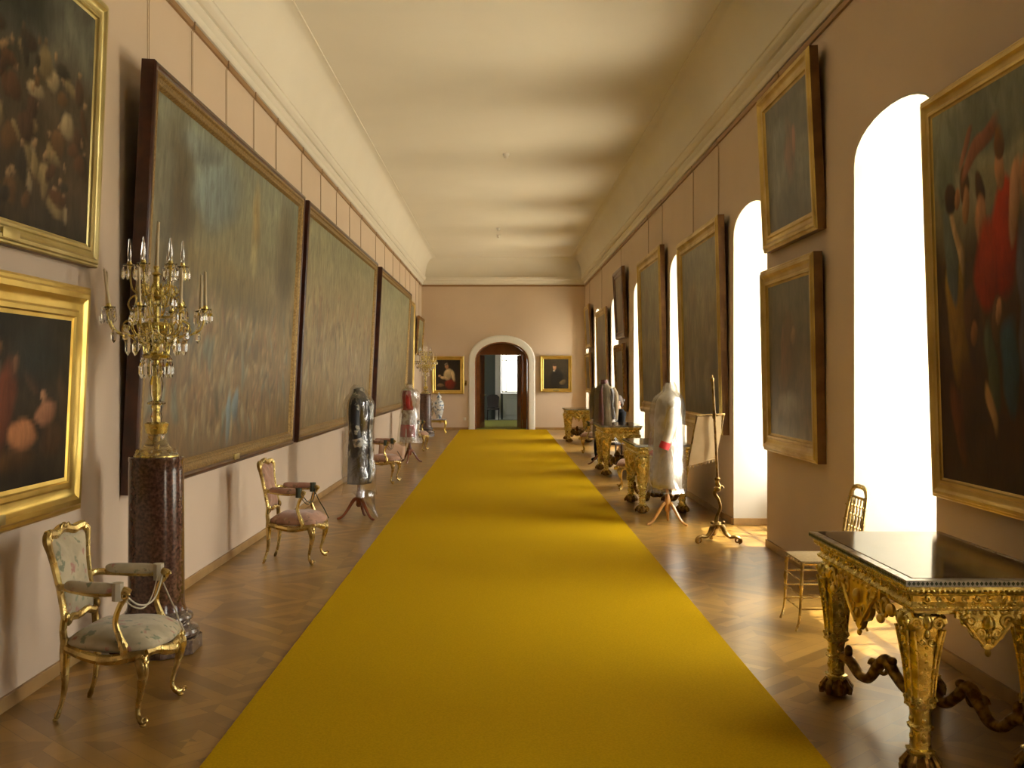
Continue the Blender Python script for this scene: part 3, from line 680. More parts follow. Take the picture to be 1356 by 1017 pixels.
# ------------------------------------------------------------------ armchair (faces +X)
def make_armchair(fab, gold, cord, name='armchair'):
    r = empty(name)
    # legs
    for sx, sy in ((1,-1),(1,1),(-1,-1),(-1,1)):
        b = MB()
        if sx > 0:
            P = [(.225,.262*sy,.345,.030),(.245,.280*sy,.31,.036),(.262,.292*sy,.25,.031),(.245,.280*sy,.17,.020),(.222,.262*sy,.09,.0145),(.226,.266*sy,.045,.0145),(.252,.284*sy,.022,.019),(.270,.296*sy,.030,.015)]
        else:
            P = [(-.235,.205*sy,.40,.024),(-.235,.205*sy,.33,.030),(-.232,.210*sy,.25,.026),(-.238,.205*sy,.15,.018),(-.258,.21*sy,.07,.014),(-.280,.215*sy,.02,.017),(-.292,.22*sy,.016,.012)]
        rtube(b, P, 5, 10)
        if sx > 0:
            b.spiral((.283,.300*sy,.030), (.7,.7*sy,0), (0,0,1), .016, .004, 1.1, .007, n=10)
            b.spiral((.282,.285*sy,.315), (0,sy,0), (0,0,1), .026, .006, 1.3, .008, n=14)
            b.spiral((.262,.305*sy,.315), (-1,0,0), (0,0,1), .026, .006, 1.3, .008, n=14)
            b.ell((.285,.305*sy,.275), (.012,.012,.035)); b.lathe([(.016,0),(.020,.006),(.014,.012)], (.262,.29*sy,0), 10)
        else: b.lathe([(.013,0),(.017,.005),(.012,.012)], (-.286,.218*sy,0), 10)
        b.obj('leg', gold, r)
    # seat frame: serpentine rails
    b = MB()
    front = [(.262,-.262,.345,.026),(.285,-.17,.345,.024),(.315,-.08,.325,.028),(.322,0,.315,.032),(.315,.08,.325,.028),(.285,.17,.345,.024),(.262,.262,.345,.026)]
    side = lambda s: [(.262,.262*s,.345,.026),(.16,.300*s,.330,.026),(.04,.300*s,.318,.027),(-.10,.262*s,.330,.025),(-.235,.205*s,.355,.024)]
    rtube(b, front, 6, 8); rtube(b, side(1), 6, 8); rtube(b, side(-1), 6, 8)
    rtube(b, [(-.235,-.205,.355,.024),(-.245,0,.345,.024),(-.235,.205,.355,.024)], 6, 8)
    for s in (-1, 1):
        b.spiral((.333,.045*s,.315), (0,s,0), (0,0,1), .030, .006, 1.4, .009, n=16)
        b.spiral((.315,.14*s,.335), (0,-s,0), (0,0,1), .022, .005, 1.3, .007, n=14)
        b.ell((.05,.318*s,.315), (.045,.010,.016))
    b.ell((.347,0,.312), (.014,.022,.026))
    b.obj('seat_frame', gold, r)
    # cushion
    out = [(.275,-.25),(.31,-.12),(.325,0),(.31,.12),(.275,.25),(.18,.292),(.05,.294),(-.08,.255),(-.215,.20),(-.228,.1),(-.232,0),(-.228,-.1),(-.215,-.20),(-.08,-.255),(.05,-.294),(.18,-.292)]
    out = cr([(x*1.0,y*1.0,.385) for x,y in out], 3, True)
    b = MB(); b.pad(out, (0,0,1), .070, .035, 8, .03); b.obj('seat_cushion', fab, r, ang=80)
    # back
    def lean(y, z): return (-.232-.235*(z-.40)-.05*(y/.25)**2*-1*.0, y, z)
    half = [(0,.475),(.10,.485),(.165,.47),(.200,.50),(.192,.56),(.190,.64),(.206,.74),(.232,.82),(.246,.868),(.225,.900),(.17,.900),(.11,.893),(.05,.905),(0,.912)]
    loop = half + [(-y,z) for y,z in reversed(half[1:-1])]
    rad = lambda y, z: .020 + .006*(z > .86) 
    curve = lambda y, z: (lean(y,z)[0] + .25*y*y*1.6, y, z)
    P = [(*curve(y,z), rad(y,z)) for y, z in loop]
    b = MB(); rtube(b, P, 4, 8, True)
    for s in (-1, 1):
        rtube(b, [(*curve(.198*s,.50),.021),(-.245,.205*s,.44,.022),(-.235,.205*s,.36,.025)], 4, 8)
        x, y, z = curve(.226*s,.885); b.spiral((x+.018,y,z), (0,s,0), (0,0,1), .024, .005, 1.4, .008, n=14); b.ell((x,y,z), (.022,.026,.026))
        x, y, z = curve(.197*s,.50); b.ell((x+.01,y,z), (.024,.024,.030))
    x, y, z = curve(0,.912)
    for s in (-1, 1): b.spiral((x+.02,.035*s,z+.004), (0,s,0), (0,0,1), .022, .005, 1.3, .007, n=12)
    b.ell((x+.012,0,z+.012), (.018,.022,.020)); b.obj('back_frame', gold, r)
    q = cr([(*curve(y*.93, .69+(z-.69)*.945),) for y, z in loop], 2, True)
    b = MB(); b.pad(q, (1,0,.235), .030, .022, 6, .0); b.obj('back_panel', fab, r, ang=80)
    # arms
    for s in (-1, 1):
        b = MB()
        rtube(b, [(*curve(.196*s,.645),.018),(-.24,.235*s,.655,.018),(-.15,.275*s,.645,.016),(-.02,.300*s,.635,.015),(.10,.300*s,.640,.017),(.155,.292*s,.650,.021),(.185,.285*s,.635,.022)], 5, 8)
        b.spiral((.165,.312*s,.632), (1,0,0), (0,0,1), .026, .005, 1.4, .009, n=14); b.obj('arm', gold, r)
        b = MB(); rtube(b, [(.165,.288*s,.625,.018),(.125,.292*s,.57,.016),(.105,.298*s,.50,.017),(.130,.302*s,.43,.020),(.16,.302*s,.37,.026),(.15,.298*s,.33,.024)], 5, 8)
        b.ell((.145,.315*s,.395), (.018,.010,.030)); b.obj('arm_support', gold, r)
        b = MB(); rtube(b, [(-.20,.262*s,.662,.016),(-.17,.270*s,.668,.026),(-.06,.294*s,.664,.029),(.06,.302*s,.662,.028),(.105,.300*s,.664,.020)], 5, 10); b.obj('arm_pad', fab, r)
    # barrier cord strung between the arms and hanging to the seat
    b = MB()
    sag = [(.15,-.285,.635,.005),(.17,-.15,.56,.0045),(.18,0,.535,.0045),(.17,.15,.56,.0045),(.15,.285,.635,.005)]
    rtube(b, sag, 6, 6); rtube(b, [(x-.03,y,z-.02*(1-abs(y)/.29),.004) for x,y,z,_ in sag], 6, 6)
    for s in (-1, 1):
        b.tube([(.12,.30*s,.605),(.12,.30*s,.69)], .0345, 8); 
    rtube(b, [(.14,.285,.62,.005),(.20,.27,.52,.005),(.27,.20,.455,.006),(.30,.16,.425,.006),(.335,.15,.37,.007)], 5, 6)
    b.obj('cord', cord, r)
    return r
# simple placement helper
def put(o, x, y, rz=0, z=0, s=None):
    o.location = (x, y, z); o.rotation_euler = (0,0,rz)
    if s: o.scale = (s,s,s)
    return o
chairA = make_armchair(FLOR, GOLD_C, ROPE)
chairA.scale = (.84,.87,1.0); put(chairA, -1.925, 5.33, math.radians(-3)); tag(chairA, 'gilt armchair with cream floral tapestry beside the tall porphyry column, nearest chair', 'armchair')
chairB = make_armchair(PINK, GOLD_C, ROPED)
chairB.scale = (.84,.85,.99); put(chairB, -1.885, 9.66, math.radians(-4)); tag(chairB, 'gilt armchair in worn pink fabric with dark cord, between the column and the black coat', 'armchair', 'pink gilt armchairs')
def chair_copy(x, y, rz, lab):
    c = copy_tree(chairB); put(c, x, y, rz); tag(c, lab, 'armchair', 'pink gilt armchairs'); return c
cC = chair_copy(-1.88, 16.7, math.radians(-6), 'pink gilt armchair partly hidden by the black coat, a pale cloth over its far arm')
b = MB(); q = []
for i in range(9):
    for j in range(7):
        u, v = i/8, j/6
        q.append((-.12+.50*u, .31-.10*math.sin(v*1.6)-.03*v, .69-.34*v+.10*(1-v)*0-.03*math.sin(u*9+v*3)*.5 - .12*u*(1-v)))
b.add(q, [(i*7+j, i*7+j+1, (i+1)*7+j+1, (i+1)*7+j) for i in range(8) for j in range(6)])
dc = b.obj('draped_cloth', mat('pale_pink_cloth', (.62,.42,.30), .8), cC); md = dc.modifiers.new('s','SOLIDIFY'); md.thickness = .012
chair_copy(-1.93, 23.9, math.radians(-6), 'pink gilt armchair seen beyond the red dress, beside the farther column')
chair_copy(1.98, 15.75, math.radians(176), 'gilt armchair between two gold tables by the right wall, turned towards the carpet')
chair_copy(2.0, 23.2, math.radians(178), 'gilt armchair against the right wall beyond the brown coat, before the farthest table')

# ------------------------------------------------------------------ column pedestals and candelabra
def make_column():
    r = empty('column_pedestal')
    b = MB(); b.lathe([(.245,0),(.272,.004),(.272,.085),(.262,.092)], n=8, rot=PI/8); b.obj('plinth', PORPH_B, r, ang=30)
    pr = [(.235,.092),(.250,.10),(.256,.118),(.248,.138),(.222,.146),(.205,.155),(.197,.172),(.203,.186),(.216,.194),(.220,.206),(.214,.220),(.195,.228),(.186,.232),(.186,.244),(.178,.252)]
    b = MB(); b.lathe(pr, n=40); b.obj('base_moulding', PORPH_B, r, ang=40)
    b = MB(); b.lathe([(.178,.252),(.170,.28),(.167,.32),(.163,1.10),(.160,1.155),(.163,1.165),(.163,1.183),(.158,1.19)], n=48); b.obj('shaft', PORPH, r, ang=30)
    return r
colA = put(make_column(), -2.115, 6.48); tag(colA, 'dark red porphyry column standing behind the cream floral armchair', 'column pedestal', 'porphyry columns along the left wall')
colB = put(copy_tree(colA), -2.13, 29.7); tag(colB, 'dark porphyry column near the far end of the left wall beside the red dress', 'column pedestal', 'porphyry columns along the left wall')
def make_candelabrum():
    r = empty('candelabrum')
    b = MB(); b.lathe([(.122,0),(.128,.006),(.128,.016),(.120,.024),(.100,.040),(.078,.062),(.060,.092),(.052,.12),(.050,.135)], n=24); 
    for k in range(12):
        a = 2*PI*k/12; b.ell((.112*math.cos(a), .112*math.sin(a), .032), (.015,.015,.012), 8, 6)
    b.obj('base', CRYST_G, r, ang=50)
    b = MB(); b.lathe([(.134,.0),(.134,.006),(.127,.008)], n=24); b.lathe([(.030,.12),(.062,.14),(.072,.19),(.074,.198),(.060,.206),(.035,.21)], n=20)
    b.lathe([(.012,.02),(.018,.12),(.014,.2),(.016,.34),(.012,.36),(.018,.40),(.010,.5),(.016,.56),(.012,.8),(.016,1.02),(.010,1.1)], n=12)
    b.obj('gilt_stem', GOLD_B, r, ang=40)
    b = MB(); b.lathe([(.030,.208),(.036,.24),(.028,.27),(.034,.30),(.030,.312),(.055,.318),(.058,.326),(.045,.334),(.026,.34),(.038,.38),(.040,.45),(.030,.49),(.048,.53),(.030,.56)], n=8)
    b.obj('crystal_stem', CRYST, r, ang=20)
    b = MB()
    b.lathe([(.02,.585),(.075,.60),(.085,.615),(.07,.63),(.02,.64)], n=20); b.lathe([(.02,.76),(.085,.785),(.105,.80),(.10,.812),(.02,.825)], n=24); b.lathe([(.015,.95),(.055,.965),(.058,.975),(.015,.99)], n=20)
    for k in range(16):
        a = 2*PI*k/16; b.tube([(.10*math.cos(a),.10*math.sin(a),.80),(.085*math.cos(a+.2),.085*math.sin(a+.2),.70),(.07*math.cos(a),.07*math.sin(a),.62)], .0035, 5)
    b.lathe([(.016,.58),(.02,.8),(.016,.98),(.02,1.10)], n=12)
    for k in range(12):
        a = 2*PI*k/12+.1; ca, sa = math.cos(a), math.sin(a)
        rtube(b, [(.02*ca,.02*sa,.70,.005),(.09*ca,.09*sa,.69,.005),(.17*ca,.17*sa,.745,.004),(.20*ca,.20*sa,.80,.004),(.16*ca,.16*sa,.83,.004),(.14*ca,.14*sa,.80,.003)], 4, 5)
        rtube(b, [(.02*ca,.02*sa,.93,.005),(.07*ca,.07*sa,.92,.004),(.11*ca,.11*sa,1.0,.004),(.09*ca,.09*sa,1.05,.004),(.07*ca,.07*sa,1.02,.003)], 4, 5)
        rtube(b, [(.03*ca,.03*sa,.85,.005),(.12*ca,.12*sa,.86,.0045),(.17*ca,.17*sa,.93,.004),(.13*ca,.13*sa,.98,.004),(.12*ca,.12*sa,.94,.003)], 4, 5)
    b.obj('gallery', GOLD_B, r)
    drop_me = {}
    def drop(parent, x, y, z, L_, w_):
        key = round(L_, 3)
        if key not in drop_me:
            b = MB(); b.lathe([(.001,0),(w_*.5,-L_*.12),(w_*.25,-L_*.2),(w_,-L_*.45),(w_*.95,-L_*.8),(.001,-L_)], n=5); o = b.obj('crystal_drop', CRYST, parent, (x,y,z), ang=15); drop_me[key] = o.data
        else:
            o = bpy.data.objects.new('crystal_drop', drop_me[key]); COL.objects.link(o); o.parent = parent; o.location = (x,y,z)
        return o
    can = {}
    def arm(ang, R, z0, zc, ch, lean=0.0, glass=False, drops=5):
        ca, sa = math.cos(ang), math.sin(ang)
        b = MB(); pt = lambda q, z, rr: (q*ca, q*sa, z, rr)
        rtube(b, [pt(.015,z0,.007),pt(R*.3,z0-.035,.006),pt(R*.6,z0-.045,.0055),pt(R*.9,z0-.005,.005),pt(R,zc-.03,.006)], 5, 6)
        b.spiral((R*.62*ca,R*.62*sa,z0-.005), (ca,sa,0), (0,0,1), .030, .006, 1.2, .004, a0=-PI/2, n=14, k=5)
        b.lathe([(.006,-.035),(.012,-.03),(.008,-.018),(.016,-.006),(.018,.004),(.012,.018),(.013,.022)], (R*ca,R*sa,zc), 12)
        a = b.obj('arm', GOLD_B, r)
        b = MB(); b.lathe([(.008,-.012),(.034,-.006),(.040,.002),(.036,.002),(.010,-.004)], (R*ca,R*sa,zc), 14); b.obj('drip_pan', CRYST, a)
        b = MB()
        if glass: b.lathe([(.010,0),(.011,.02),(.009,.03),(.013,.05),(.004,ch)], n=6); o = b.obj('crystal_spike', CRYST, a, (R*ca,R*sa,zc+.01), ang=15)
        else: b.lathe([(.0115,0),(.0110,.02),(.0075,ch-.004),(.002,ch)], n=12); b.tube([(0,0,ch-.003),(0,0,ch+.008)], .001, 4); o = b.obj('candle', CREAM, a, (R*ca,R*sa,zc+.012))
        o.rotation_euler = (lean*.5, lean, 0)
        for k in range(drops):
            t_ = 2*PI*k/drops + ang; drop(a, R*ca+.036*math.cos(t_), R*sa+.036*math.sin(t_), zc-.004, .085, .0115)
        return a
    A0 = math.radians(0)
    lean = {3: -.13, 0: .0, 5: -.05}
    for k in range(8):
        a = A0 + 2*PI*k/8 + .0
        if math.cos(a) < -.5 and math.sin(a) > .1: R_ = .26
        else: R_ = .30
        arm(a, R_, .78, .90, .22, {4: -.02, 5: -.16, 6: -.03, 7: .04, 0: .0}.get(k, .02), drops=5)
    for k in range(6):
        a = A0 + 2*PI*k/6 + .35; arm(a, .155, 1.03, 1.165, .15, 0, True, drops=5)
    for k in range(10):
        a = 2*PI*k/10 + .2; drop(bpy_gallery(r), .088*math.cos(a), .088*math.sin(a), .605, .13, .017)
    for k in range(10):
        a = 2*PI*k/10; drop(bpy_gallery(r), .105*math.cos(a), .105*math.sin(a), .79, .14, .018)
    for k in range(12):
        a = 2*PI*k/12 + .1; drop(bpy_gallery(r), .17*math.cos(a), .17*math.sin(a), .745, .13, .019)
    for k in range(8):
        a = 2*PI*k/8 + .3; drop(bpy_gallery(r), .245*math.cos(a), .245*math.sin(a), .80, .11, .017)
    for k in range(10):
        a = 2*PI*k/10 + .3; drop(bpy_gallery(r), .11*math.cos(a), .11*math.sin(a), 1.0, .10, .014)
    for k in range(8):
        a = 2*PI*k/8 + .1; drop(bpy_gallery(r), .058*math.cos(a), .058*math.sin(a), .97, .062, .0085)
    # a top candle, slightly leaning
    b = MB(); b.lathe([(.010,1.1),(.03,1.115),(.012,1.13),(.018,1.16),(.013,1.165)], n=12); t_ = b.obj('top_socket', GOLD_B, r)
    b = MB(); b.lathe([(.014,0),(.012,.03),(.008,.27),(.002,.275)], n=12); b.obj('candle', CREAM, t_, (0,0,1.163), rot=(0,.05,0))
    return r
def bpy_gallery(r):
    for c in r.children:
        if c.name.startswith('gallery'): return c
canA = put(make_candelabrum(), -2.115, 6.48, 0, 1.19); tag(canA, 'gilt and crystal candelabrum with pale candles on the near porphyry column', 'candelabrum', 'crystal candelabra on columns')
canB = put(copy_tree(canA), -2.13, 29.7, 0, 1.19); tag(canB, 'gilt and crystal candelabrum on the distant column near the far left corner', 'candelabrum', 'crystal candelabra on columns')

# ------------------------------------------------------------------ console tables
def make_console(name='console_table'):
    r = empty(name); W2, L2 = .35, .685
    b = MB(); b.bbox(-W2+.035, W2-.035, -L2+.035, L2-.035, .812, .846, .004); b.bbox(-W2,W2,-L2,L2,.816,.842,.006); b.obj('marble_top', MARB, r, smooth=False)
    b = MB(); b.rectsweep([(0,0),(0,.026),(.035,.0275),(.035,.0)], 2*W2+.006, 2*L2+.006, z0=-L2-.003)
    # rotate from XZ sweep to XY
    b.v = [(x, z, .817 - y) for x, y, z in b.v]; b.obj('pale_edging', MARB_W, r, smooth=False)
    # little dark diamonds along the edge
    b = MB(); s_ = .0185
    def dia(c, ax):
        o = Vector(c); ax = Vector(ax); nrm = Vector((0,0,1)).cross(ax)
        q = [o+ax*s_*.42, o+Vector((0,0,.009)), o-ax*s_*.42, o-Vector((0,0,.009))]
        b.add([p+nrm*.0015 for p in q]+[p-nrm*.0015 for p in q], [(0,1,2,3),(7,6,5,4)]+[(i,(i+1)%4,4+(i+1)%4,4+i) for i in range(4)])
    k = int(2*W2/s_)
    for i in range(k): dia((-W2+s_*(i+.5), -L2-.003, .830), (1,0,0)); dia((-W2+s_*(i+.5), L2+.003, .830), (1,0,0))
    k = int(2*L2/s_)
    for i in range(k): dia((-W2-.003, -L2+s_*(i+.5), .830), (0,1,0)); dia((W2+.003, -L2+s_*(i+.5), .830), (0,1,0))
    b.obj('inlay', ROPED, r, smooth=False)
    # apron
    b = MB(); a_, c_ = W2-.015, L2-.015
    pr = [(0,.812),(0,.800),(.012,.792),(.004,.784),(.010,.776),(.028,.770),(.032,.745),(.024,.735),(.016,.728),(.020,.715),(.036,.708),(.036,.700)]
    vs = []; fs = []
    for (q, z) in pr: vs += [(-a_+q,-c_+q,z),(a_-q,-c_+q,z),(a_-q,c_-q,z),(-a_+q,c_-q,z)]
    for j in range(len(pr)-1):
        for i in range(4): fs.append((j*4+i, j*4+(i+1)%4, (j+1)*4+(i+1)%4, (j+1)*4+i))
    b.add(vs, fs); b.box(-a_+.05,a_-.05,-c_+.05,c_-.05,.69,.80)
    def beads(z, q, step, rr):
        for sx, sy, L_, ax in ((0,-1,a_,0),(0,1,a_,0),(-1,0,c_,1),(1,0,c_,1)):
            n_ = int(2*(L_-q)/step)
            for i in range(n_):
                t_ = -L_+q+step*(i+.5)
                p = (t_, sy*(c_-q), z) if ax == 0 else (sx*(a_-q), t_, z)
                b.ell(p, rr, 6, 4)
    beads(.796, .004, .022, (.0085,.0085,.0075)); beads(.724, .018, .016, .0055)
    # acanthus relief running along the frieze
    for sx, sy, L_ in ((0,-1,a_),(-1,0,c_),(0,1,a_),(1,0,c_)):
        n_ = int(2*(L_-.06)/.052)
        for i in range(n_):
            t_ = -L_+.06+.052*(i+.5); ax = Vector((1,0,0)) if sx == 0 else Vector((0,1,0))
            c0 = Vector((t_, sy*(c_-.026), .757)) if sx == 0 else Vector((sx*(a_-.026), t_, .757))
            b.spiral(c0, ax*(1 if i % 2 else -1), Vector((0,0,1 if i % 2 else -1)), .016, .004, 1.25, .0045, n=10, k=5)
    b.obj('apron', GOLD_B, r, ang=35)
    # pendants (carved lambrequins)
    half = [(0,-.165),(.022,-.15),(.035,-.125),(.065,-.112),(.085,-.085),(.090,-.062),(.118,-.055),(.122,-.030),(.150,-.022),(.150,.012)]
    out = [(-x,z) for x,z in reversed(half[1:])] + half
    def pendant(c, ax, nrm, k, dz):
        b = MB(); ax, nrm = Vector(ax), Vector(nrm); c = Vector(c); Z = Vector((0,0,1))
        b.prism([(x*k, z*dz) for x, z in out], c - nrm*.012, ax, Z, nrm, .024)
        for s in (-1, 1):
            b.spiral(c+nrm*.014+ax*(.085*k*s)+Z*(-.035*dz), ax*s, Z, .034*k**.5, .006, 1.5, .009, n=18)
            b.spiral(c+nrm*.014+ax*(.040*k*s)+Z*(-.085*dz), ax*s, -Z, .028*k**.5, .006, 1.5, .008, n=16)
            rtube(b, [tuple(c+nrm*.014+ax*(.13*k*s)+Z*(-.01))+(.008,), tuple(c+nrm*.018+ax*(.08*k*s)+Z*(-.07*dz))+(.009,), tuple(c+nrm*.014+ax*(.02*k*s)+Z*(-.14*dz))+(.007,)], 5, 6)
            b.ell(c+nrm*.014+ax*(.115*k*s)+Z*(-.03), (.018,.018,.014), 8, 5)
        b.ell(c+nrm*.016+Z*(-.045*dz), (.026,.026,.036), 10, 7); b.ell(c+nrm*.016+Z*(-.105*dz), (.016,.016,.026), 8, 6); b.ell(c+nrm*.006+Z*(-.172*dz), (.013,.013,.018), 8, 6)
        for i in range(9):
            t_ = (i-4)/4; b.ell(c+nrm*.012+ax*(.13*k*t_)+Z*(.004), .010, 7, 5)
        return b
    pendant((0,-L2+.045,.700), (1,0,0), (0,-1,0), .88, .95).obj('pendant', GOLD_B, r)
    pendant((0,L2-.045,.700), (-1,0,0), (0,1,0), .88, .95).obj('pendant', GOLD_B, r)
    for sx in (-1, 1):
        b = pendant((sx*(W2-.045),0,.700), (0,-sx,0), (sx,0,0), 1.9, 1.35)
        for s in (-1, 1):
            c0 = Vector((sx*(W2-.03), .36*s, .655)); 
            b.spiral(c0, (0,s,0), (0,0,1), .05, .008, 1.6, .013, n=20); b.spiral(c0+Vector((0,-.07*s,.0)), (0,-s,0), (0,0,-1), .035, .006, 1.5, .010, n=18)
            b.ell(c0+Vector((0,.07*s,.01)), (.02,.035,.03)); b.ell(c0+Vector((sx*.01,-.03*s,-.05)), (.018,.028,.02))
        b.obj('pendant', GOLD, r)
    # legs
    leg_me = None
    for sx in (-1, 1):
        for sy in (-1, 1):
            if leg_me is None:
                b = MB()
                pr = [(.020,.0),(.030,.004),(.042,.085),(.044,.10),(.052,.104),(.052,.112),(.038,.118),(.036,.155),(.036,.195),(.046,.20),(.048,.212),(.038,.220),(.037,.262),(.041,.285),(.054,.292),(.056,.305),(.047,.312),(.046,.335),(.052,.42),(.062,.52),(.072,.60),(.078,.645),(.080,.672),(.070,.684),(.060,.694),(.060,.702)]
                b.lathe(pr, n=24, p=5)
                for a in range(4):
                    ca, sa = [(0,-1),(1,0),(0,1),(-1,0)][a]; nrm = Vector((ca,sa,0)); ax = Vector((-sa,ca,0)); Z = Vector((0,0,1))
                    f_ = lambda q, z, d=0: nrm*(q+d) + Z*z
                    for s in (-1, 1):
                        b.spiral(f_(.078,.655)+ax*.045*s, ax*s, Z, .026, .005, 1.6, .008, n=18, k=6)
                        rtube(b, [tuple(f_(.080,.625)+ax*.060*s)+(.008,), tuple(f_(.070,.55)+ax*.045*s)+(.007,), tuple(f_(.058,.45)+ax*.034*s)+(.0055,), tuple(f_(.048,.34)+ax*.030*s)+(.005,)], 5, 6)
                        b.spiral(f_(.053,.32)+ax*.026*s, ax*s, Z, .016, .004, 1.4, .006, n=14, k=5)
                        b.spiral(f_(.070,.575)+ax*.020*s, ax*s, -Z, .018, .004, 1.3, .005, n=12, k=5)
                    b.ell(f_(.078,.660), (.020,.020,.034), 10, 7); b.ell(f_(.074,.61), (.013,.013,.022), 8, 6)
                    for i, z in enumerate((.55,.52,.49,.46,.43,.40)): b.ell(f_(.068-.004*i,z), .0075*(1-.06*i), 7, 5)
                    b.ell(f_(.036,.24), (.014,.014,.014), 8, 5); b.ell(f_(.035,.165), (.012,.012,.022), 8, 6)
                    b.ell(f_(.050,.298)+ax*.03, .009, 6, 5); b.ell(f_(.050,.298)-ax*.03, .009, 6, 5)
                lg = b.obj('leg', GOLD_B, r, (sx*.245, sy*.56, 0), ang=45); leg_me = lg.data
                b = MB(); b.lathe([(.022,0),(.052,.006),(.068,.028),(.068,.05),(.050,.078),(.036,.09)], n=20)
                for a in range(8):
                    t_ = 2*PI*a/8; b.tube([(.075*math.cos(t_),.075*math.sin(t_),.018),(.078*math.cos(t_),.078*math.sin(t_),.045),(.05*math.cos(t_),.05*math.sin(t_),.088)], [.014,.016,.010], 6)
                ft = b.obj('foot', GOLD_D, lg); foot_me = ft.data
            else:
                lg = bpy.data.objects.new('leg', leg_me); COL.objects.link(lg); lg.parent = r; lg.location = (sx*.245, sy*.56, 0)
                ft = bpy.data.objects.new('foot', foot_me); COL.objects.link(ft); ft.parent = lg
    # X shaped scrolled stretcher
    b = MB()
    for sx in (-1, 1):
        for sy in (-1, 1):
            d = Vector((-sx*.245, -sy*.56, 0)); q0 = Vector((sx*.245, sy*.56, 0)) + d*.08
            pts = [(0,.215,.026),(.10,.205,.028),(.22,.150,.026),(.34,.150,.026),(.44,.215,.030),(.55,.270,.032),(.66,.215,.028),(.78,.165,.026),(.92,.17,.028),(1.0,.20,.03)]
            rtube(b, [tuple(q0 + d*.92*t_ + Vector((0,0,z)))+(rr,) for t_, z, rr in pts], 4, 8)
            dn = d.normalized()
            b.spiral(q0+d*.92*.52+Vector((0,0,.225)), dn, (0,0,1), .045, .010, 1.5, .014, n=18); b.spiral(q0+d*.92*.40+Vector((0,0,.225)), -dn, (0,0,1), .030, .008, 1.3, .012, n=14)
            b.ell(q0+d*.92*.08+Vector((0,0,.25)), (.022,.022,.035)); b.ell(q0+d*.92*.62+Vector((0,0,.275)), (.026,.030,.022))
    b.lathe([(.03,.13),(.075,.15),(.085,.19),(.055,.23),(.040,.27),(.060,.30),(.045,.34),(.015,.38),(.001,.39)], n=16)
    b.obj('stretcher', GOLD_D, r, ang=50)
    return r
tA = put(make_console(), 2.01, 5.015); G_T = 'carved gilt console tables along the right wall'
tag(tA, 'carved gilt console table with dark marble top in the near right corner', 'console table', G_T)
for x, y, lab in ((1.975,13.55,'carved gilt console table behind the silver white coat'), (2.02,18.45,'carved gilt console table in front of the seated person, third from the camera'), (1.97,27.45,'farthest carved gilt console table near the far right corner')):
    t = copy_tree(tA); put(t, x, y); tag(t, lab, 'console table', G_T)

# ------------------------------------------------------------------ delicate ballroom chair (faces -X)
g = empty('side_chair', (2.17, 7.12, 0)); tag(g, 'slender gilt ballroom chair by the bright window behind the nearest table', 'chair')
b = MB(); b.bbox(-.21,.18,-.20,.20,.435,.47,.012); b.obj('seat', mat('cane_seat', (.34,.24,.11), .6, 0, (.26,.18,.08), 60, .4, .6), g)
b = MB()
for pts in ([(-.20,-.19),(-.20,.19)], [(.17,-.18),(.17,.18)]): b.tube([(pts[0][0],pts[0][1],.45),(pts[1][0],pts[1][1],.45)], .014, 8)
for s in (-1, 1): b.tube([(-.20,.19*s,.45),(.17,.18*s,.45)], .014, 8)
b.obj('seat_rail', GOLD_C, g)
for s in (-1, 1):
    b = MB(); rtube(b, [(-.195,.185*s,.45,.013),(-.20,.187*s,.36,.011),(-.205,.188*s,.30,.015),(-.205,.188*s,.26,.010),(-.215,.19*s,.10,.009),(-.24,.195*s,.008,.008)], 5, 8)
    for z in (.40,.33,.28,.22): b.ell((-.203,.188*s,z), (.015,.015,.007), 8, 5)
    b.obj('leg', GOLD_C, g)
    b = MB(); rtube(b, [(.17,.18*s,.45,.013),(.175,.18*s,.28,.010),(.20,.185*s,.10,.009),(.23,.19*s,.008,.008)], 5, 8); b.obj('leg', GOLD_C, g)
    b = MB()
    for z in (.15,.24,.34): b.tube([(-.205,.188*s,z),(.185,.182*s,z)], .006, 6)
    b.obj('stretcher', GOLD_C, g)
b = MB()
for z in (.15,.24,.34): b.tube([(-.21,-.188,z),(-.21,.188,z)], .006, 6); b.tube([(.19,-.183,z),(.19,.183,z)], .006, 6)
b.obj('stretcher', GOLD_C, g)
b = MB()
rtube(b, [(.17,-.18,.45,.012),(.19,-.178,.60,.011),(.215,-.172,.76,.011),(.235,-.155,.87,.013),(.245,-.10,.925,.015),(.245,0,.935,.016),(.245,.10,.925,.015),(.235,.155,.87,.013),(.215,.172,.76,.011),(.19,.178,.60,.011),(.17,.18,.45,.012)], 6, 8)
for z in (.52,.60,.70,.80):
    for s in (-1,1): b.ell((.178+(z-.5)*.13,.176*s,z), (.016,.016,.008), 8, 5)
b.tube([(.187,-.176,.545),(.187,.176,.545)], .009, 6); b.tube([(.235,-.16,.86),(.235,.16,.86)], .009, 6); b.obj('back_frame', GOLD_C, g)
for i in range(5):
    y = -.115+.0575*i; b = MB(); P = [(.188,y,.545,.006),(.20,y,.62,.009),(.207,y,.66,.005),(.214,y,.70,.009),(.222,y,.76,.006),(.235,y,.86,.006)]; rtube(b, P, 5, 6)
    for z in (.60,.66,.74,.80): b.ell((.188+(z-.545)*.15,y,z), .010, 7, 5)
    b.obj('back_spindle', GOLD_C, g)

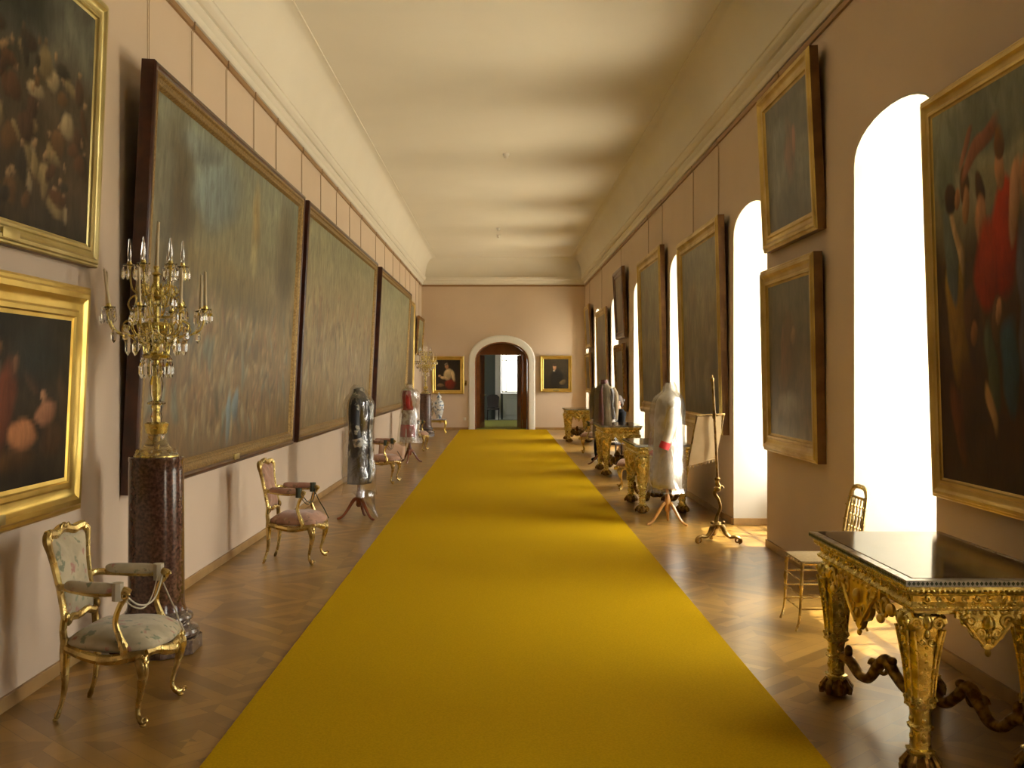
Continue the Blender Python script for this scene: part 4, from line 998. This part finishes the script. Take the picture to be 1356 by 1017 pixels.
# ------------------------------------------------------------------ pole fire screen
p = empty('fire_screen', (2.165, 10.6, 0)); tag(p, 'standing pole screen of bronze with a tilted parchment panel near the second window', 'fire screen')
b = MB(); rtube(b, [(0,0,.62,.015),(.0,0,.70,.014),(-.02,0,1.1,.0135),(-.045,0,1.58,.013),(-.05,0,1.62,.014)], 4, 8); b.ell((-.052,0,1.645), (.020,.020,.026)); b.ell((-.052,0,1.68), (.009,.009,.014)); b.obj('pole', BRONZE, p)
b = MB(); rtube(b, [(-.015,0,.20,.030),(.0,0,.28,.018),(.030,0,.36,.016),(.012,0,.44,.016),(-.025,0,.50,.020),(-.01,0,.54,.024),(.015,0,.57,.026),(0,0,.60,.022),(0,0,.64,.020)], 5, 10)
b.lathe([(.020,.52),(.034,.53),(.036,.56),(.022,.575)], (.0,0,0), 14); b.lathe([(.018,.625),(.028,.635),(.030,.655),(.018,.665)], (.0,0,0), 14)
b.spiral((.03,0,.555), (1,0,0), (0,0,1), .03, .006, 1.3, .010, n=14); b.obj('stem', BRONZE, p)
for k, a in enumerate((math.radians(200), math.radians(-25), math.radians(95))):
    ca, sa = math.cos(a), math.sin(a); b = MB(); pt = lambda q, z, rr: (q*ca, q*sa, z, rr)
    rtube(b, [pt(.0,.20,.036),pt(.05,.175,.034),pt(.085,.11,.028),pt(.13,.075,.022),(.185*ca,.185*sa,.080,.021),pt(.225,.065,.022),pt(.235,.035,.021),pt(.215,.020,.020)], 5, 10, flat=.8)
    b.spiral((.205*ca,.205*sa,.042), (ca,sa,0), (0,0,1), .034, .006, 1.2, .012, n=14); b.ell((.06*ca,.06*sa,.215), (.020,.020,.016)); b.obj('leg', BRONZE, p)
b = MB(); b.lathe([(.03,.15),(.05,.17),(.055,.195),(.035,.22)], n=16); b.obj('base_boss', BRONZE, p)
# panel (corners in world metres relative to the pole foot)
TL, TR, BR, BL = [Vector(q) for q in ((-.215,-.06,1.285),(.085,.10,1.295),(-.005,.07,.850),(-.315,-.10,.790))]
b = MB(); nr = (TR-TL).cross(BL-TL).normalized(); vs = []; nn = 8
for s in (0, 1):
    for j in range(nn+1):
        for i in range(nn+1):
            u, v = i/nn, j/nn; q = (TL*(1-u)+TR*u)*(1-v) + (BL*(1-u)+BR*u)*v
            vs.append(q + nr*(.004*(2*s-1) + .008*math.sin(v*5+u*2)))
fs = [(s*81+j*9+i, s*81+j*9+i+1, s*81+(j+1)*9+i+1, s*81+(j+1)*9+i) for s in (0,1) for j in range(nn) for i in range(nn)]
for i in range(nn):
    for e0, e1 in (((0,i),(0,i+1)),((nn,i),(nn,i+1)),((i,0),(i+1,0)),((i,nn),(i+1,nn))):
        a0, a1 = e0[0]*9+e0[1], e1[0]*9+e1[1]; fs.append((a0,a1,81+a1,81+a0))
b.add(vs, fs); b.obj('screen_panel', PARCH, p)
b = MB(); b.tube([TL-(TR-TL)*.03, TR+(TR-TL)*.03], .010, 8); b.tube([TL,BL], .009, 8); b.tube([TR,BR], .009, 8); b.obj('panel_frame', BRONZE, p)
b = MB()
for i in range(26):
    u = (i+.5)/26; q = BL*(1-u)+BR*u; b.tube([q, q+Vector((.004*math.sin(i*2.1),.002,-.026-.008*math.sin(i*1.7)))], .0045, 5)
b.tube([BL,BR], .007, 6); b.obj('fringe', PARCH, p)
b = MB(); b.tube([(-.028,0,1.27),(-.01,.0,1.29),(.0,.0,1.285)], .014, 8); b.lathe([(.016,1.25),(.020,1.26),(.020,1.30),(.016,1.31)], (-.03,0,0), 10); b.obj('clamp', BRONZE, p)

# ------------------------------------------------------------------ dress stands and costumes
def stand(x, y, m, lab, rz=0, legR=.23, wood=None):
    r = empty('dress_stand', (x, y, 0), rz); tag(r, lab, 'dress stand')
    b = MB(); b.lathe([(.018,.14),(.034,.16),(.030,.20),(.042,.24),(.028,.30),(.018,.34),(.018,1.0),(.02,1.30)], n=14); b.obj('pole', m, r)
    for k in range(3):
        a = 2*PI*k/3; ca, sa = math.cos(a), math.sin(a); b = MB()
        rtube(b, [(.015*ca,.015*sa,.24,.024),(.06*ca,.06*sa,.22,.022),(legR*.55*ca,legR*.55*sa,.12,.018),(legR*.8*ca,legR*.8*sa,.045,.015),(legR*ca,legR*sa,.016,.015),(legR*1.12*ca,legR*1.12*sa,.013,.011)], 5, 8); b.obj('leg', m, r)
    b = MB(); b.lathe([(.02,.86),(.09,.90),(.12,.98),(.115,1.06),(.13,1.20),(.14,1.32),(.11,1.42),(.05,1.46),(.045,1.50),(.02,1.51)], n=20, sx=.9, sy=1.05); b.obj('torso_form', CREAM, r)
    return r
def loftg(mb, secs, n=28, amp=.0, fr=5, seed=0.0, k=3):
    """secs: (z, cx, cy, rx, ry, fold)"""
    q = cr(secs, k); vs = []; fs = []
    for (z, cx, cy, rx, ry, fo) in q:
        for i in range(n):
            a = 2*PI*i/n
            w_ = 1 + fo*(math.sin(a*fr+seed) *.6 + .4*math.sin(a*(fr*2+1)+z*4+seed*2)) + amp*noise.noise(Vector((math.cos(a)*1.5+seed, math.sin(a)*1.5, z*5)))
            vs.append((cx+rx*w_*math.cos(a), cy+ry*w_*math.sin(a), z))
    m = len(q)
    for j in range(m-1):
        for i in range(n): fs.append((j*n+i, j*n+(i+1)%n, (j+1)*n+(i+1)%n, (j+1)*n+i))
    return mb.add(vs, fs)
def costume(name, x, y, rz, lab, cat, m, secs, sleeve, m_sleeve=None, extras=None, foil=FOIL, foil_z=None, fr=5, seed=0, cuff=None, foilk=1.0):
    r = empty(name, (x, y, 0), rz); tag(r, lab, cat)
    b = MB(); loftg(b, secs, 30, .03, fr, seed); o = b.obj('body', m, r, ang=80); md = o.modifiers.new('cloth_thickness','SOLIDIFY'); md.thickness = .008; md.offset = 0
    for s in (-1, 1):
        if sleeve:
            P = [(px, py*s, pz, pr) for px, py, pz, pr in sleeve]
            b = MB(); rtube(b, P, 5, 12); b.obj('sleeve', m_sleeve or m, r, ang=80)
            if cuff:
                e0, e1 = P[-2], P[-1]; b = MB(); d0 = Vector(e1[:3])-Vector(e0[:3]); a0 = Vector(e0[:3])+d0*.35; b.tube([a0, a0+d0*.35, Vector(e1[:3])+d0*.1], [e1[3]*1.25, e1[3]*1.32, e1[3]*1.28], 12); b.obj('cuff', cuff, r)
    if foil:
        zt, zb = foil_z; b = MB()
        q = [(z, cx, cy, rx*1.22*foilk+.03, ry*1.16*foilk+.035, .03) for z, cx, cy, rx, ry, fo in secs if zb-.01 <= z <= zt+.01]
        q = [(zb, q[0][1], q[0][2], q[0][3]*1.05, q[0][4]*1.05, .07)] + q + [(zt, q[-1][1], q[-1][2], .05, .05, .12)]
        loftg(b, q, 36, .10, 7, seed+3, 4); b.obj('plastic_cover', foil, r, ang=80)
    return r, b
# black embroidered coat, left, seen from its side (front faces the carpet, +X)
BLK = brocade('black_brocade', (.012,.013,.018), (.30,.28,.22), None, 13, .60, .66)
SILV = brocade('silver_embroidery', (.42,.40,.34), (.10,.10,.10), None, 16, .46, .56)
stand(-1.68, 12.45, MAHOG, 'red brown tripod dress stand under the black coat left of the carpet', math.radians(80))
coat_secs = [(.42,.0,.0,.135,.19,.10),(.60,.0,0,.135,.185,.08),(.85,.0,0,.128,.165,.05),(1.02,.0,0,.115,.145,.03),(1.18,.005,0,.125,.165,.015),(1.34,.005,0,.125,.185,.01),(1.42,.0,0,.10,.165,.01),(1.48,-.005,0,.065,.085,.0),(1.53,-.01,0,.052,.055,.0)]
c, _ = costume('black_coat', -1.675, 12.45, 0, 'black coat with silver embroidery in crinkled plastic, left of the carpet', 'coat', BLK, coat_secs, [(-.01,.165,1.40,.055),(-.015,.20,1.32,.062),(-.02,.215,1.15,.058),(.0,.215,1.0,.052),(.03,.21,.88,.050)], foil=FOIL, foil_z=(1.58,.28), seed=1, cuff=SILV)
b = MB()
q = cr([(.44,.115,.05),(.7,.125,.055),(1.0,.118,.05),(1.2,.128,.055),(1.36,.12,.05)], 5); vs = []; fs = []
for z, x, hw in q: vs += [(x+.012,-hw*1.6,z),(x+.035,-hw*.6,z),(x+.03,0,z),(x+.035,hw*.6,z),(x+.012,hw*1.6,z)]
for j in range(len(q)-1): fs += [(j*5+i, j*5+i+1, (j+1)*5+i+1, (j+1)*5+i) for i in range(4)]
b.add(vs, fs); o = b.obj('front_trim', SILV, c, ang=80); o.modifiers.new('t','SOLIDIFY').thickness = .01
b = MB(); b.lathe([(.060,1.48),(.066,1.51),(.050,1.545)], n=18); b.obj('collar', SILV, c)
b = MB(); loftg(b, [(.02,.215,-.02,.012,.02,.1),(.12,.165,-.02,.03,.05,.2),(.22,.11,-.01,.07,.10,.2),(.32,.05,0,.13,.17,.1)], 20, .1, 5, 2); b.obj('plastic_tail', FOIL_H, c, ang=80)
# red dress
RED = mat('red_velvet', (.40,.02,.012), .7, 0, (.28,.012,.010), 7, .4, .6, .3, 20, sheen=.2)
PALE = brocade('pale_lace', (.55,.48,.40), (.30,.20,.15), None, 15, .45, .6)
def red_dress(m_):
    return m_
REDD = brocade('red_and_lace', (.36,.26,.20), (.55,.45,.36), ((.42,.015,.01), (1.3,2.2,.78), .47), 14, .45, .6)
stand(-1.78, 20.55, MAHOG, 'red brown tripod dress stand under the red dress', math.radians(20), .22)
dress_secs = [(.40,.0,.0,.165,.19,.12),(.60,.0,0,.155,.175,.10),(.85,.0,0,.14,.155,.06),(1.02,.0,0,.120,.13,.02),(1.12,.01,0,.120,.135,.01),(1.28,.015,0,.135,.165,.0),(1.40,.005,0,.11,.155,.0),(1.46,-.005,0,.06,.075,.0),(1.52,-.01,0,.045,.05,.0)]
d, _ = costume('red_dress', -1.79, 20.55, 0, 'red and white dress in clear plastic on a stand by the left wall', 'dress', PALE, dress_secs, [(0,.15,1.38,.05),(-.01,.185,1.30,.055),(-.015,.20,1.16,.050),(0,.195,1.06,.04)], m_sleeve=RED, foil=FOIL, foil_z=(1.57,.39), seed=4)
b = MB(); loftg(b, [(1.02,-.008,-.004,.125,.136,0),(1.12,.0,-.003,.127,.141,0),(1.28,.002,-.003,.141,.172,0),(1.40,-.004,0,.117,.160,0)], 30, .03, 5, 4); o = b.obj('bodice', RED, d, ang=80); o.modifiers.new('t','SOLIDIFY').thickness = .012
b = MB(); 
for zz0, zz1, r0, r1 in ((.50,.74,.172,.160),): 
    vs = []; nn = 16
    for j in range(4):
        t_ = j/3; z = zz0+(zz1-zz0)*t_; rr = r0+(r1-r0)*t_
        for i in range(nn+1):
            a = math.radians(150)+math.radians(165)*i/nn; vs.append((rr*1.05*math.cos(a), rr*1.13*math.sin(a), z))
    b.add(vs, [(j*(nn+1)+i, j*(nn+1)+i+1, (j+1)*(nn+1)+i+1, (j+1)*(nn+1)+i) for j in range(3) for i in range(nn)])
o = b.obj('skirt_panel', RED, d, ang=80); o.modifiers.new('t','SOLIDIFY').thickness = .01
# silver white coat, right, front faces the carpet (-X)
SIL = mat('silver_white_silk', (.62,.57,.47), .42, .15, (.50,.45,.36), 9, .4, .6, .5, 14)
REDC = mat('red_cuff_cloth', (.45,.03,.03), .6)
stand(1.885, 12.0, HONEY, 'honey coloured tripod dress stand under the silver white coat', math.radians(200))
s1 = [(.42,.0,.0,.155,.19,.06),(.60,.0,0,.155,.19,.05),(.85,.0,0,.150,.175,.04),(1.02,.0,0,.140,.155,.02),(1.18,.0,0,.140,.165,.01),(1.34,-.01,0,.135,.185,.0),(1.44,-.02,0,.112,.165,.0),(1.50,-.03,0,.06,.085,.0),(1.56,-.035,0,.04,.045,.0)]
c, _ = costume('silver_white_coat', 1.88, 12.0, PI, 'silver white coat with red cuffs in shiny plastic beside the pole screen', 'coat', SIL, s1, [(-.02,.155,1.40,.06),(-.02,.195,1.30,.066),(-.01,.21,1.13,.060),(.03,.21,.98,.052),(.065,.205,.88,.046)], foil=FOIL_H, foil_z=(1.61,.37), seed=7, cuff=REDC, foilk=.98)
b = MB(); b.lathe([(.050,1.50),(.056,1.545),(.042,1.60)], (-.03,0,0), n=18); b.obj('collar', SIL, c)
b = MB(); b.lathe([(.001,-.02),(.035,-.015),(.045,.0),(.035,.015),(.001,.02)], (.15,-.10,.80), 12); b.ell((.14,-.12,.80), (.04,.03,.035)); b.obj('red_sash_knot', REDC, c)
# brown coat, farther right, its back and open front turned to the camera
BRN = mat('brown_wool', (.17,.12,.06), .85, 0, (.12,.085,.045), 6, .4, .6, .4, 18)
LIN = mat('dark_red_lining', (.09,.02,.015), .6)
stand(1.93, 20.1, MAHOG, 'dark tripod dress stand under the brown coat', math.radians(185), .26)
s2 = [(.50,.0,.0,.17,.22,.08),(.70,.0,0,.17,.215,.06),(.92,.0,0,.165,.20,.04),(1.08,.0,0,.16,.185,.02),(1.24,.0,0,.16,.19,.01),(1.38,.0,0,.15,.18,.0),(1.47,.0,0,.11,.14,.0),(1.53,.0,0,.06,.07,.0),(1.58,.0,0,.05,.05,.0)]
c, _ = costume('brown_coat', 1.95, 20.1, math.radians(240), 'brown coat with dark red lining on a stand left of the seated person', 'coat', BRN, s2, [(0,.165,1.44,.06),(0,.215,1.34,.070),(0,.235,1.15,.064),(.0,.235,1.0,.058),(.01,.23,.86,.055)], foil=FOIL_L, foil_z=(1.64,.42), seed=9)
b = MB(); q = cr([(.48,.15,.07),(.8,.15,.06),(1.1,.145,.05),(1.35,.14,.04),(1.50,.07,.02)], 5); vs = []
for z, x, hw in q: vs += [(x-.02,-hw*1.4,z),(x+.035,-hw*.5,z),(x+.045,hw*.5,z),(x+.0,hw*1.4,z)]
fs = []
for j in range(len(q)-1): fs += [(j*4+i, j*4+i+1, (j+1)*4+i+1, (j+1)*4+i) for i in range(3)]
b.add(vs, fs); o = b.obj('front_lining', LIN, c, ang=80); o.modifiers.new('t','SOLIDIFY').thickness = .012
b = MB(); b.lathe([(.058,1.52),(.075,1.56),(.060,1.61)], n=18); b.obj('collar', LIN, c)

# ------------------------------------------------------------------ seated attendant in the window bay
def skin_body(name, verts, edges, radii, m, parent, root=0, sub=2):
    me = bpy.data.meshes.new(name); me.from_pydata(verts, edges, []); me.materials.append(m)
    o = bpy.data.objects.new(name, me); COL.objects.link(o); o.parent = parent
    sk = o.modifiers.new('skin','SKIN'); sk.use_smooth_shade = True
    for i, rr in enumerate(radii):
        v = me.skin_vertices[0].data[i]; v.radius = (rr, rr) if not isinstance(rr, tuple) else rr; v.use_root = (i == root)
    s_ = o.modifiers.new('sub','SUBSURF'); s_.levels = sub; s_.render_levels = sub
    return o
pe = empty('person', (2.30, 20.75, 0), math.radians(205)); tag(pe, 'seated person in black clothing with dark hair beside the window, seen above the gold table', 'person')
# faces local +X
V = [(0,0,.50),(0,0,.66),(.0,0,.84),(.0,0,.96),(.01,0,1.04),(.02,0,1.09),
     (.0,.17,.98),(.0,-.17,.98),(.04,.215,.76),(.04,-.215,.76),(.22,.17,.62),(.22,-.17,.62),(.30,.13,.60),(.30,-.13,.60),
     (.02,.10,.49),(.02,-.10,.49),(.42,.11,.50),(.42,-.11,.50),(.44,.11,.28),(.44,-.11,.28),(.43,.11,.08),(.43,-.11,.08),(.55,.12,.045),(.55,-.12,.045)]
E = [(0,1),(1,2),(2,3),(3,4),(4,5),(3,6),(3,7),(6,8),(7,9),(8,10),(9,11),(10,12),(11,13),(0,14),(0,15),(14,16),(15,17),(16,18),(17,19),(18,20),(19,21),(20,22),(21,23)]
Rr = [(.14,.15),(.13,.14),(.13,.15),(.09,.13),.050,.045,.062,.062,.046,.046,.034,.034,.026,.026,.09,.09,.066,.066,.055,.055,.038,.038,.035,.035]
skin_body('clothed_body', V, E, Rr, BLACK, pe)
hd = MB()
hd.ell((.030,0,1.185), (.088,.072,.105), 18, 14); hd.ell((.065,0,1.125), (.045,.045,.045), 12, 9); hd.tube([(.0,0,1.04),(.01,0,1.12)], [.050,.046], 12)
hd.tube([(.108,0,1.20),(.128,0,1.165),(.112,0,1.155)], [.008,.013,.010], 8)
for s in (-1, 1): hd.ell((.025,.074*s,1.175), (.016,.008,.028), 8, 6)
hd.obj('head', SKIN, pe, ang=80)
b = MB()
for s in (-1, 1): b.ell((.106,.028*s,1.195), (.009,.012,.006), 8, 6)
b.tube([(.107,-.022,1.135),(.112,0,1.133),(.107,.022,1.135)], .004, 6); b.obj('eyes_and_mouth', LIN, pe)
b = MB(); b.ell((.008,0,1.215), (.095,.086,.100), 18, 12); b.ell((-.055,0,1.14), (.050,.065,.075), 14, 10); b.ell((-.10,0,1.20), (.038,.038,.038), 12, 8); b.obj('hair', HAIR, pe, ang=80)
for s in (-1, 1):
    hv = [(.28,.13*s,.602),(.335,.115*s,.598),(.362,.110*s,.594)]; hE = [(0,1),(1,2)]; hr = [.024,(.026,.018),(.026,.016)]
    for k, (dy, L_) in enumerate(((-.021,.062),(-.007,.072),(.007,.068),(.021,.052))):
        i0 = len(hv); hv += [(.372,(.110*s)+dy,.592),(.372+L_*.55,(.110*s)+dy,.585),(.372+L_,(.110*s)+dy,.566)]; hE += [(2,i0),(i0,i0+1),(i0+1,i0+2)]; hr += [.0095,.0088,.0080]
    i0 = len(hv); hv += [(.335,(.110-.030)*s,.592),(.360,(.110-.045)*s,.582)]; hE += [(1,i0),(i0,i0+1)]; hr += [.011,.009]
    skin_body('hand', hv, hE, hr, SKIN, pe, 0, 1)
st = empty('stool', (2.30, 20.75, 0), math.radians(205)); tag(st, 'dark wooden seat under the person in black by the window', 'stool')
b = MB(); b.bbox(-.20,.20,-.20,.20,.335,.375,.01); b.obj('seat', DARKCH, st)
for sx in (-1,1):
    for sy in (-1,1):
        b = MB(); b.tube([(.16*sx,.16*sy,.34),(.18*sx,.18*sy,.0)], [.018,.014], 8); b.obj('leg', DARKCH, st)

# ------------------------------------------------------------------ vases on a low gilt stand, far left corner
gs = empty('low_stand', (-1.93, 30.95, 0)); tag(gs, 'low gilt stand carrying two vases near the far left corner', 'stand')
b = MB(); b.bbox(-.33,.33,-.22,.22,.40,.43,.006); b.obj('top', MARB_W, gs)
b = MB(); b.bbox(-.29,.29,-.18,.18,.33,.40,.006)
for s in (-1,1): b.spiral((.15*s,-.185,.33), (s,0,0), (0,0,1), .05, .01, 1.4, .012, n=14)
b.obj('apron', GOLD, gs)
for sx in (-1,1):
    for sy in (-1,1):
        b = MB(); rtube(b, [(.27*sx,.16*sy,.36,.03),(.30*sx,.18*sy,.28,.028),(.27*sx,.16*sy,.12,.016),(.30*sx,.18*sy,.014,.018)], 5, 8); b.obj('leg', GOLD, gs)
def vase(x, y, m_, lab, k=1.0):
    v = empty('vase', (x, y, .431)); tag(v, lab, 'vase')
    b = MB(); b.lathe([(.07*k,0),(.085*k,.01),(.07*k,.04),(.10*k,.12),(.145*k,.28),(.155*k,.40),(.13*k,.50),(.07*k,.56),(.06*k,.60),(.075*k,.62)], n=28); b.obj('body', m_, v)
    b = MB(); b.lathe([(.078*k,.62),(.082*k,.64),(.06*k,.68),(.02*k,.71),(.018*k,.73),(.026*k,.75),(.001,.78)], n=20); b.obj('lid', m_, v)
PORC = mat('blue_white_porcelain', (.72,.74,.74), .1, 0, (.14,.22,.34), 16, .52, .56, coat=.6)
PORC2 = mat('brown_porcelain', (.30,.22,.13), .12, 0, (.55,.50,.40), 14, .5, .56, coat=.6)
vase(-1.82, 30.80, PORC, 'blue and white lidded vase on the low gilt stand'); vase(-2.10, 31.05, PORC2, 'brownish lidded vase behind the blue and white one on the low stand', .9)
# dark chair in the next room
dcx = empty('side_chair', (-.32, 40.3, 0), 0); tag(dcx, 'dark upholstered chair seen through the arched doorway', 'chair')
b = MB(); b.bbox(-.24,.24,-.22,.22,.40,.46,.015); b.obj('seat', DARKCH, dcx)
b = MB(); b.prism([(-.21,0),(-.235,.40),(-.15,.48),(0,.50),(.15,.48),(.235,.40),(.21,0)], (0,.19,.48), (1,0,0), (0,0,1), (0,1,0), .05); b.obj('backrest', DARKCH, dcx)
for sx in (-1,1):
    for sy in (-1,1):
        b = MB(); b.tube([(.21*sx,.19*sy,.42),(.22*sx,.21*sy,0)], [.022,.016], 8); b.obj('leg', DARKCH, dcx)

# ------------------------------------------------------------------ light
wd = bpy.data.worlds.new('sky'); S.world = wd; wd.use_nodes = True; nt = wd.node_tree; N = nt.nodes; L = nt.links
bg = N['Background']; tc = N.new('ShaderNodeTexCoord'); sp = N.new('ShaderNodeSeparateXYZ'); L.new(tc.outputs['Generated'], sp.inputs[0])
mr = N.new('ShaderNodeMapRange'); mr.inputs['From Min'].default_value = -1; mr.inputs['From Max'].default_value = 1; L.new(sp.outputs['Z'], mr.inputs['Value'])
rp = N.new('ShaderNodeValToRGB'); L.new(mr.outputs['Result'], rp.inputs['Fac'])
# sunlit ground straight below, hazy towards the horizon, brighter high sky
stops = [(0.0,(19.5,16.5,11)),(.16,(17,14.5,9.8)),(.38,(6,5.4,4.0)),(.49,(4.5,4.2,3.4)),(.51,(7.4,7.1,6.3)),(.72,(9.9,9.6,8.6)),(.95,(13,12.5,11.2))]
el = rp.color_ramp.elements; K = 20.0
el[0].position, el[1].position = stops[0][0], stops[-1][0]
for q, c_ in stops[1:-1]: el.new(q)
for e_, (q, c_) in zip(sorted(el, key=lambda e: e.position), stops): e_.color = (*[v/K for v in c_], 1)
# hazy glow on the sun's side of the sky: brighter towards -Y, dimmer towards +Y
gl = N.new('ShaderNodeMapRange'); gl.inputs['From Min'].default_value = -.8; gl.inputs['From Max'].default_value = .8; gl.inputs['To Min'].default_value = 1.8; gl.inputs['To Max'].default_value = .5
L.new(sp.outputs['Y'], gl.inputs['Value'])
vm = N.new('ShaderNodeVectorMath'); vm.operation = 'SCALE'; L.new(rp.outputs['Color'], vm.inputs[0]); L.new(gl.outputs['Result'], vm.inputs['Scale'])
L.new(vm.outputs[0], bg.inputs['Color']); bg.inputs['Strength'].default_value = K

sl = bpy.data.lights.new('sun', 'SUN'); sl.energy = 7; sl.angle = math.radians(.6); sl.color = (1,.93,.80)
so = bpy.data.objects.new('sun', sl); COL.objects.link(so)
dv = Vector((-math.cos(math.radians(68.5)), -.04, -math.sin(math.radians(68.5)))); so.rotation_euler = dv.to_track_quat('-Z','Y').to_euler(); so.location = (8,10,12)

# ------------------------------------------------------------------ camera
cd = bpy.data.cameras.new('camera'); cam = bpy.data.objects.new('camera', cd); COL.objects.link(cam)
cam.location = (0,0,H); cam.rotation_euler = (PI/2,0,0); cd.sensor_width = 36; cd.lens = 36*F/1356; cd.shift_x = 14/1356; cd.shift_y = -10.5/1356
cd.clip_start = .05; cd.clip_end = 200; S.camera = cam
S.view_settings.view_transform = 'Standard'; S.view_settings.look = 'None'; S.view_settings.gamma = 1; S.view_settings.use_curve_mapping = False
S.view_settings.exposure = 0.8
cy = S.cycles; cy.use_denoising = True; cy.max_bounces = 10; cy.diffuse_bounces = 6; cy.glossy_bounces = 4; cy.transmission_bounces = 8; cy.transparent_max_bounces = 12
cy.sample_clamp_indirect = 5; cy.use_adaptive_sampling = False; cy.caustics_reflective = False; cy.caustics_refractive = False; cy.blur_glossy = 1.0
